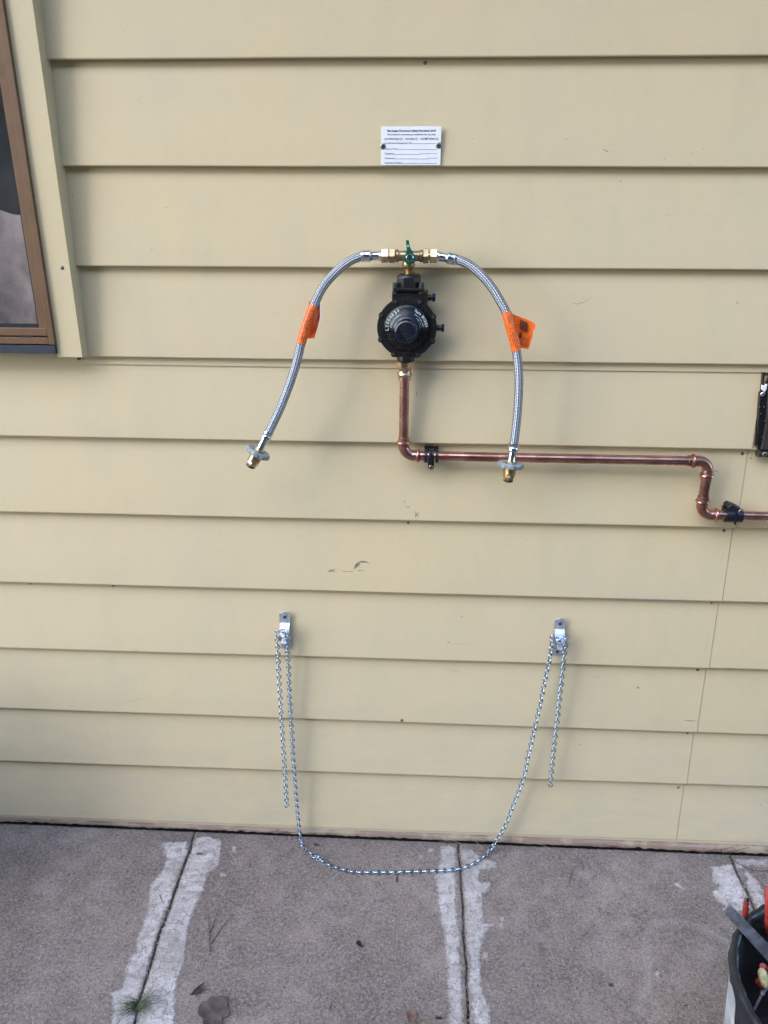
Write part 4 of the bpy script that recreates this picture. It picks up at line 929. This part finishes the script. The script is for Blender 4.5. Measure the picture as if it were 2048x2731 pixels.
def place(S, tw0=0., wob=.25):
    tw = tw0
    for k in range(len(S)-1):
        a, b = S[k], S[k+1]; T = (a-b).normalized(); tw += rr(-wob, wob)*.5
        ref = Vector((0, -1, 0)) if abs(T.y) < .8 else Vector((0, 0, 1))
        X = ref.cross(T).normalized(); Y = T.cross(X)
        X2 = X*math.cos(tw)+Y*math.sin(tw); Y2 = T.cross(X2); M = Matrix((X2, Y2, T)).transposed().to_4x4()
        s = (a-b).length/PITCH_L; M = Matrix.Translation((a+b)/2-ORG[chain.name]) @ M @ Matrix.Diagonal((1, 1, min(max(s, .8), 1.2), 1))
        o = bpy.data.objects.new('link', LM); COL.objects.link(o); o.parent = chain; o.matrix_local = M
def ground_fix(p):
    return p
def wl(L, y=YC): return [W(u, v, y) for u, v in L]
SA = chain_run(wl(tailA)); place(SA, .25, .12)
# run from left bracket down to the slab, along it, and up to the right bracket
sw_pts = []
for (u, v) in swag:
    q = W(u, v, YC)
    if q.z < .010: q = G(u, v, .0055)
    sw_pts.append(q)
SB = chain_run(wl(longB)+sw_pts+wl(longC)); place(SB, .1, .18)
SD = chain_run(wl(tailD)); place(SD, -.15, .12)
# links over the studs
place(chain_run([W(737,1684,-.056), W(747,1688,-.062), W(757,1684,-.060), W(764,1697,-.050)], 2), 1.2); place(chain_run([W(1470,1697,-.056), W(1490,1708,-.064), W(1514,1699,-.056)], 2), 1.2)
place(chain_run([W(836,2282,-.005) if False else G(836,2283,.010), G(858,2287,.010)], 1), .3)
# ---- dark metal box at the right edge
bxp = thing('meter_cabinet', 'dark brown metal cabinet edge with black sealant at the right picture edge', 'cabinet', (.86, -.02, 1.17))
e0, e1, e2 = W(*cX(560,330), -.028), W(*cX(455,900), -.028), W(*cX(425,1600), -.028)
tp = [W(*cX(*q), -.024) for q in ((625,480),(600,640),(560,695),(490,690),(470,900),(450,1200),(440,1450),(408,1710),(450,1790),(500,1790),(640,1790),(640,480))]
mb = MB(); mb.prism(tp, (0, .012, 0), .001); obj('sealant_edge', mb, TAR, bxp)
mb = MB(); q = [W(*cX(*k), -.030) for k in ((640,640),(600,1250),(530,1650),(500,1780))]
mb.prism([q[0], q[1], q[2], q[3], (1.3, -.030, q[3].z), (1.3, -.030, q[0].z+.05), (q[0].x+.006, -.030, q[0].z+.05)], (0, .022, 0), .001); obj('cabinet_panel', mb, DBROWN, bxp)
mb = MB(); a = W(*cX(462,1800), -.026); b = W(*cX(462,1922), -.026); mb.box((a.x, -.026, b.z), (1.1, -.008, a.z), .0008); obj('fixing_flange', mb, DBROWN, bxp)
mb = MB(); q = [W(*cX(*k), -.020) for k in ((540,310),(520,560),(510,690),(535,690),(545,560),(556,420),(562,320))]; mb.prism(q, (0,.010,0)); obj('gap_shadow_strip', mb, TAR, bxp)
mb = MB(); q = [W(*cX(*k), -.0255) for k in ((535,560),(528,640),(560,685),(598,640),(618,540),(600,560),(580,575),(560,560))]; mb.prism(q, (0,.010,0), .0006); obj('paint_tongue', mb, WHITEP, bxp)
screw(bxp, W(*cX(568,1868), -.0265), .0055, SCREW); screw(bxp, W(*cX(530,725), -.0265), .0048, CHROME, False)
for q in ((468,965),(556,965),(492,1095),(570,1228),(525,1535),(422,1715)):
    X = W(*cX(*q), -.0265); mb = MB(); mb.lathe([(.0016,-.001),(.0014,.0004),(.0006,.0009)], X, (0,-1,0), 8); obj('paint_fleck', mb, NAIL, bxp)
# ================================================================ BUCKET AND TOOLS
BC = Vector((.832, -.667, 0)); RBk = .2285; HB = .33
bucket = thing('tool_bucket', 'grubby white bucket with black lining folded over its rim', 'bucket', tuple(BC))
mb = MB(); mb.lathe([(.196,.0),(.201,.004),(.2235,.29),(.216,.29),(.194,.01)], BC, (0,0,1), 64, caps=True); obj('shell', mb, BUCKW, bucket)
mb = MB(); vs = []; fs = []; seg = 220
def foldf(a): return mnoise.noise(Vector((math.cos(a)*9, math.sin(a)*9, 0)))
prof = [(.2105,HB-.03),(.214,HB-.004),(.221,HB),(.2265,HB-.004),(.2285,HB-.012),(.2295,.312)]
def low_z(a):      # lower edge of the turned-down lining
    d = math.degrees(a) % 360
    return .308-.0145*max(0, min(d-181, 14))+.003*math.sin(d*.4)
for k in range(seg):
    a = 2*PI*k/seg; lz = low_z(a)
    for (r_, z_) in prof: 
        q = foldf(a)*.002+mnoise.noise(Vector((a*22, z_*14, 1)))*.0018
        vs.append((BC.x+(r_+q)*math.cos(a), BC.y+(r_+q)*math.sin(a), z_+foldf(a+2)*.003))
    for j in range(1, 6):
        z_ = .312+(lz-.312)*j/5; q = foldf(a)*.003+mnoise.noise(Vector((a*16+z_*30, z_*9, 2)))*.0035; r_ = .2295
        vs.append((BC.x+(r_+q)*math.cos(a), BC.y+(r_+q)*math.sin(a), z_))
m = len(prof)+5
for k in range(seg):
    k2 = (k+1) % seg
    for j in range(m-1): fs.append((k*m+j, k2*m+j, k2*m+j+1, k*m+j+1))
mb.add(vs, fs); obj('lining', mb, RUBBER, bucket, 80)
mb = MB(); mb.lathe([(.19,.012),(.192,.014),(.206,.20),(.2108,HB-.026),(.2120,HB-.026),(.207,.20),(.195,.010)], BC, (0,0,1), 80, caps=False); mb.lathe([(.001,.012),(.1915,.013)], BC, (0,0,1), 80, caps=False); obj('inner_pocket', mb, DARK, bucket)
ha = [BC+Vector((math.cos(a)*.226, math.sin(a)*.226, .20-.17*math.sin((a-math.radians(186))/math.radians(70)*PI/2))) for a in [math.radians(186+70*k/20) for k in range(21)]]
mb = MB(); mb.tube(ha, .0022, 8); obj('wire_handle', mb, BLKP, bucket)
# steel bar leaning over the rim
A = G(*cB(490, 615), .40); Bp = G(*cB(1068, 1230), .26); dv = (Bp-A); B2_ = A+dv*2.1
bar_t = thing('steel_bar', 'flat worn steel bar leaning out over the bucket rim', 'tool', tuple(B2_))
dn_ = dv.normalized(); tc = (EYE-A); tc = (tc-dn_*tc.dot(dn_)).normalized(); sd = dn_.cross(tc).normalized(); nr = tc
w0, w1, th = .0105, .0150, .0035
mb = MB(); vs = []
sec = [(0, w0*.72), (.006, w0*.98), (.02, w0), (1, w1)]
LL = (B2_-A).length
for (t_, ww) in sec:
    c = A+dn_*(t_ if t_ < .5 else LL); th_ = th*(.5 if t_ == 0 else 1)
    vs += [c-sd*ww+nr*th_, c+sd*ww+nr*th_, c+sd*ww-nr*th_, c-sd*ww-nr*th_]
fs = [(0,1,2,3), (12,15,14,13)]
for k in range(3):
    for j in range(4): fs.append((k*4+j, (k+1)*4+j, (k+1)*4+(j+1) % 4, k*4+(j+1) % 4))
mb.add(vs, fs); obj('blade', mb, STEELB, bar_t)
# red handled tools
def grip_tool(pts, rad, lab, mat, tip=None):
    t = thing('hand_tool', lab, 'tool', tuple(pts[-1])); S = spline(pts, 24); mb = MB()
    mb.tube(S, lambda u: rad*(1+.07*math.sin(u*60))*(.8+.2*math.sin(PI*min(u*1.3, 1))), 14); obj('grip', mb, mat, t)
    if tip: mb = MB(); mb.tube([S[0], S[0]+(S[0]-S[2]).normalized()*.006, S[0]+(S[0]-S[2]).normalized()*.011], lambda u: rad*(.75-.3*u), 12); obj('metal_tip', mb, CHROME, t)
    mb = MB(); mb.tube([S[-1], S[-1]+(S[-1]-S[-3]).normalized()*.03, S[-1]+(S[-1]-S[-3]).normalized()*.06], rad*.45, 10); obj('shank', mb, STEELB, t)
    return t
grip_tool([G(*cB(775,515), .375), G(*cB(765,620), .35), G(*cB(760,720), .32), G(*cB(800,800), .26), G(*cB(830,900), .20)], .0065, 'red ribbed grip with bright metal end poking above the back bucket rim', RED, True)
grip_tool([G(*cB(1068,335), .40), G(*cB(1064,560), .37), G(*cB(1064,800), .33), G(*cB(1068,940), .28), G(*cB(1072,1080), .2)], .0062, 'long red handle standing upright at the back of the bucket, cut by the picture edge', RED)
grip_tool([G(*cB(995,1420), .27), G(*cB(1040,1470), .25), G(*cB(1100,1540), .2)], .0075, 'bright red grip inside the bucket just beneath the steel bar', RED)
grip_tool([G(*cB(930,1620), .24), G(*cB(980,1670), .23), G(*cB(1040,1700), .2)], .0075, 'red grip low in the bucket beneath the pale wooden knob', RED)
grip_tool([G(*cB(1090,1560), .22), G(*cB(1040,1690), .215), G(*cB(985,1800), .2)], .006, 'grey blue rod lying inside the bucket beside the pale knob', GALV)
grip_tool([G(*cB(715,1190), .20), G(*cB(735,1290), .18), G(*cB(750,1400), .14)], .010, 'dark blue grip standing against the inside left of the bucket', BLUEG)
mb = MB(); C = G(*cB(1000,1560), .262); mb.lathe([(.003,-.020),(.0075,-.014),(.0095,-.002),(.0085,.008),(.0055,.013),(.002,.015)], C, (-.1,.45,.6), 18)
single('wooden_knob', mb, YEL, 'pale yellow knob end lying among the tools in the bucket', 'tool')
cyl = thing('added_shade_cylinder', 'short grey gas cylinder standing on the slab left of the picture', 'gas cylinder', (-1.47, -.34, 0))  # unseen cylinder, added to shade the lower left of wall and slab
CY = (-1.47, -.34, 0); CYM = simple('cylinder_grey', (.20, .21, .22), .5, 0, .1, 12)
mb = MB(); mb.lathe([(.160,0),(.165,.003),(.165,.06),(.158,.062)], CY, (0,0,1), 48); obj('foot_ring', mb, CYM, cyl)
mb = MB(); mb.lathe([(.15,.045),(.178,.075),(.187,.12),(.187,.40),(.175,.46),(.13,.50),(.05,.52)], CY, (0,0,1), 64); obj('cylinder_body', mb, CYM, cyl)
mb = MB(); mb.lathe([(.105,.49),(.110,.50),(.110,.61),(.104,.61),(.104,.50)], CY, (0,0,1), 48, caps=False); obj('collar', mb, CYM, cyl)
mb = MB(); mb.lathe([(.016,.51),(.016,.56),(.022,.565),(.022,.58),(.03,.585),(.03,.60)], CY, (0,0,1), 24); obj('cylinder_valve', mb, BRASS_D, cyl)
# ================================================================ LITTER
def leaf(name, outline, fn, z, mat, lab, curl=.004):
    P = [G(*fn(*q), z) for q in outline]; c = sum(P, Vector())/len(P); mb = MB(); n = len(P)
    rings = [(1, curl), (.66, .0015), (.33, .0005)]; vs = []
    for f, cz in rings:
        for k, p in enumerate(P): q = c.lerp(p, f); vs.append((q.x, q.y, z+cz*(1+.7*mnoise.noise(Vector((k*1.3, f*3, z*50))))))
    vs.append((c.x, c.y, z)); fs = []
    for r_ in range(2): fs += [(r_*n+k, r_*n+(k+1) % n, (r_+1)*n+(k+1) % n, (r_+1)*n+k) for k in range(n)]
    fs += [(2*n+k, 2*n+(k+1) % n, 3*n) for k in range(n)]
    mb.add(vs, fs); return single(name, mb, mat, lab, 'leaf', 60)
leaf('dead_leaf', [(1252,1285),(1262,1262),(1288,1235),(1305,1240),(1325,1210),(1345,1203),(1362,1212),(1385,1200),(1420,1200),(1440,1222),(1436,1262),(1446,1300),(1444,1330),(1405,1345),(1400,1352),(1408,1378),(1370,1398),(1330,1392),(1300,1400),(1280,1375),(1285,1345),(1262,1335),(1252,1310)], cG1, .002, LEAFD, 'large dark dead leaf on the concrete at the bottom of the picture')
leaf('dead_leaf', [(1200,1210),(1225,1180),(1255,1150),(1300,1120),(1285,1150),(1270,1185),(1235,1200)], cG1, .002, LEAFD, 'narrow curled dead leaf just above the large dark leaf', .008)
leaf('dead_leaf', [(1025,1185),(1050,1170),(1085,1185),(1095,1215),(1080,1245),(1055,1255),(1035,1225)], cG2, .002, LEAFB, 'small reddish brown leaf beside pine straw near the bottom edge')
leaf('dead_leaf', [(708,748),(725,738),(740,745),(742,765),(758,780),(735,778),(716,768)], cG2, .002, DARK, 'tiny black curled leaf alone in the middle of the slab', .006)
leaf('dead_leaf', [(962,330),(972,325),(975,350),(970,370),(962,360)], cG2, .001, TWIGM, 'slim grey leaf on the slab just below the sagging chain', .002)
leaf('dead_leaf', [(1238,298),(1262,294),(1288,302),(1280,310),(1245,308)], cG1, .0015, LEAFB, 'tan leaf scrap on the pale cement by the left crack', .002)
leaf('dead_leaf', [(715,940),(735,935),(745,948),(735,962),(718,955)], cG3, .001, LEAFD, 'dark green-brown leaf crumb left of the bucket', .002)
leaf('dead_leaf', [(652,928),(665,930),(680,945),(665,945)], cG3, .001, LEAFB, 'purple brown leaf crumb beside the darker crumb left of the bucket', .002)
leaf('dead_leaf', [(440,120),(462,118),(482,128),(465,134),(445,130)], cG2, .001, TWIGM, 'small grey leaf on the slab under the left chain near the wall', .002)
def sticks(name, runs, mat, lab, cat, r=.0011):
    mb = MB()
    for P in runs:
        n = len(P); mb.tube(spline(P, max(6, n*3)), lambda u: r*(1-.5*u), 6)
    return single(name, mb, mat, lab, cat)
Gp = lambda fn, L, z=.002: [G(*fn(*q), z+.001*i) for i, q in enumerate(L)]
sticks('twig', [Gp(cG1, [(1328,925),(1325,860),(1325,780),(1318,720),(1322,672)]), Gp(cG1, [(1326,800),(1350,745),(1368,680),(1387,645)]), Gp(cG1, [(1335,870),(1380,800),(1430,730),(1466,687)])], TWIGM, 'forked three-pronged reddish twig lying on the slab right of the left crack', 'twig')
sticks('pine_straw', [Gp(cG2, [(1055,1252),(1100,1232),(1160,1218),(1212,1212)]), Gp(cG2, [(1060,1262),(1120,1235),(1180,1215)])], STRAW, 'tan pine needles at the bottom edge by the middle crack', 'pine needles', .0009)
sticks('pine_straw', [[G(1030+0*0+1171-1030+0, 2243, .002), G(1200, 2244, .003), G(1222, 2247, .003)], [G(1190,2215,.02), G(1212,2226,.012), G(1228,2240,.004)], [G(1222,2249,.002), G(1255,2262,.003), G(1300,2270,.003)], [G(1270,2245,.006), G(1290,2262,.004), G(1302,2275,.002)], [G(1180,2240,.002), G(1205,2241,.004), G(1235,2251,.003)]], STRAW, 'tan pine needles against the wall foot above the middle crack', 'pine needles', .0008)
sticks('pine_straw', [[G(1450,2256,.003), G(1475,2266,.003), G(1496,2277,.002)], [G(1462,2262,.002), G(1480,2270,.004), G(1500,2275,.002)]], STRAW, 'tan pine needles on the slab near the wall, right of the sagging chain', 'pine needles', .0008)
sticks('twig', [Gp(cG3, [(485,347),(490,310),(503,270),(526,239)])], TWIGM, 'single dark curved needle on the slab below the right chain tail', 'twig', .001)
sticks('twig', [[W(1868,2275,-.02), W(1895,2268,-.02), W(1930,2265,-.022), W(1956,2257,-.024)], [W(1920,2266,-.02), W(1932,2278,-.02)], [W(1932,2274,-.02), W(1965,2268,-.022), W(1997,2259,-.024)]], TWIGM, 'forked twig resting on the wall foot above the right crack', 'twig')
sticks('twig', [[G(1955,2292,.003), G(1970,2303,.003), G(1992,2316,.003), G(2020,2322,.003), G(2060,2321,.003)]], TWIGM, 'long curved twig on the slab at right beside the right crack', 'twig', .0009)
sticks('twig', [Gp(cG1, [(1010,562),(1018,585),(1027,612)])], LEAFB, 'short brown twig on the pale cement beside the left crack', 'twig', .0012)
sticks('twig', [Gp(cG3, [(1160,1066),(1175,1068),(1188,1066)])], TWIGM, 'short dark twig on the slab between the right crack and bottom edge', 'twig', .0015)
sticks('twig', [Gp(cG2, [(545,1165),(552,1135),(560,1108)])], TWIGM, 'thin dark twig on the middle slab near the bottom edge', 'twig', .0012)
sticks('seed_pod', [Gp(cG2, [(1215,1215),(1228,1222),(1240,1216),(1255,1222)])], DARK, 'black twisted pod by the middle crack at the bottom', 'pod', .0028)
# grass tuft growing from the left crack
mb = MB(); c0 = G(*cG1(868, 1275)); random.seed(11)
for k in range(90):
    q = rr(-1, 1); st_ = G(*cG1(872-q*16, 1268+q*34), 0)+Vector((rr(-.004,.004), 0, -.003))
    a = random.choice((3.35, 3.7, 4.0, -.25, .15, .7))+random.gauss(0, .28); L = rr(.014, .060)*(1 if k % 4 else 1.35); h = rr(.004, .022)
    bend_ = random.gauss(0, .9); pts = []; droop = rr(.6, 1.1); c_ = Vector(st_)
    for j in range(7):
        t_ = j/6; aa = a+bend_*t_; pts.append(Vector((c_.x, c_.y, h*math.sin(PI*min(t_*droop, 1))+.0015))); c_ = c_+Vector((math.cos(aa), math.sin(aa), 0))*(L/6)
    wd = rr(.0009, .0019); mb.ribbon(pts, lambda u, wd=wd: wd*(1-u*.85), (rr(-.4,.4), -.25, 1))
for run in ([(870,1270),(960,1200),(1060,1190),(1100,1090),(1140,960)], [(880,1275),(990,1240),(1050,1220),(1055,1270),(1020,1330),(950,1345)], [(860,1270),(960,1150),(955,1060)], [(870,1280),(780,1320),(720,1370)]):
    P = spline([G(*cG1(*q), .006+.002*i) for i, q in enumerate(run)], 20); mb.ribbon(P, lambda u: .0015*(1-u*.7), (0, -.25, 1))
single('grass_tuft', mb, GRASS, 'tuft of green grass growing out of the left crack at the bottom edge', 'grass', 0, 'stuff')
# grit
random.seed(5); mb = MB()
def stone(c, r):
    vs = [(c.x+r*dx*rr(.6,1.2), c.y+r*dy*rr(.6,1.2), c.z+r*dz*rr(.5,.9)) for dx, dy, dz in ((1,0,0),(-1,0,0),(0,1,0),(0,-1,0),(0,0,1),(0,0,-1))]
    mb.add(vs, [(0,2,4),(2,1,4),(1,3,4),(3,0,4),(2,0,5),(1,2,5),(3,1,5),(0,3,5)])
for k in range(1700):
    if 900 <= k:
        i = random.choice((0, 0, 1, 1, 2)); y = rr(-.62, -.005); c = Vector((float(crack_x(i, y))+random.gauss(0, .0022), y, rr(-.009, -.003))); r = rr(.0010, .0030)
    elif k < 420: c = Vector((rr(-1, 1), -.006-abs(random.gauss(0, .008)), .0005)); r = rr(.0006, .0024)
    elif k < 640:
        i = random.choice((0, 1, 2)); y = rr(-.6, -.01); c = Vector((float(crack_x(i, y))+random.gauss(0, .004), y, -.001)); r = rr(.0006, .0022)
    else: c = Vector((rr(-1, 1), rr(-.62, 0), .0005)); r = rr(.0004, .0013)
    stone(c, r)
single('loose_grit', mb, GRIT, 'fine loose grit scattered along the wall foot and cracks', 'grit', 0, 'stuff')
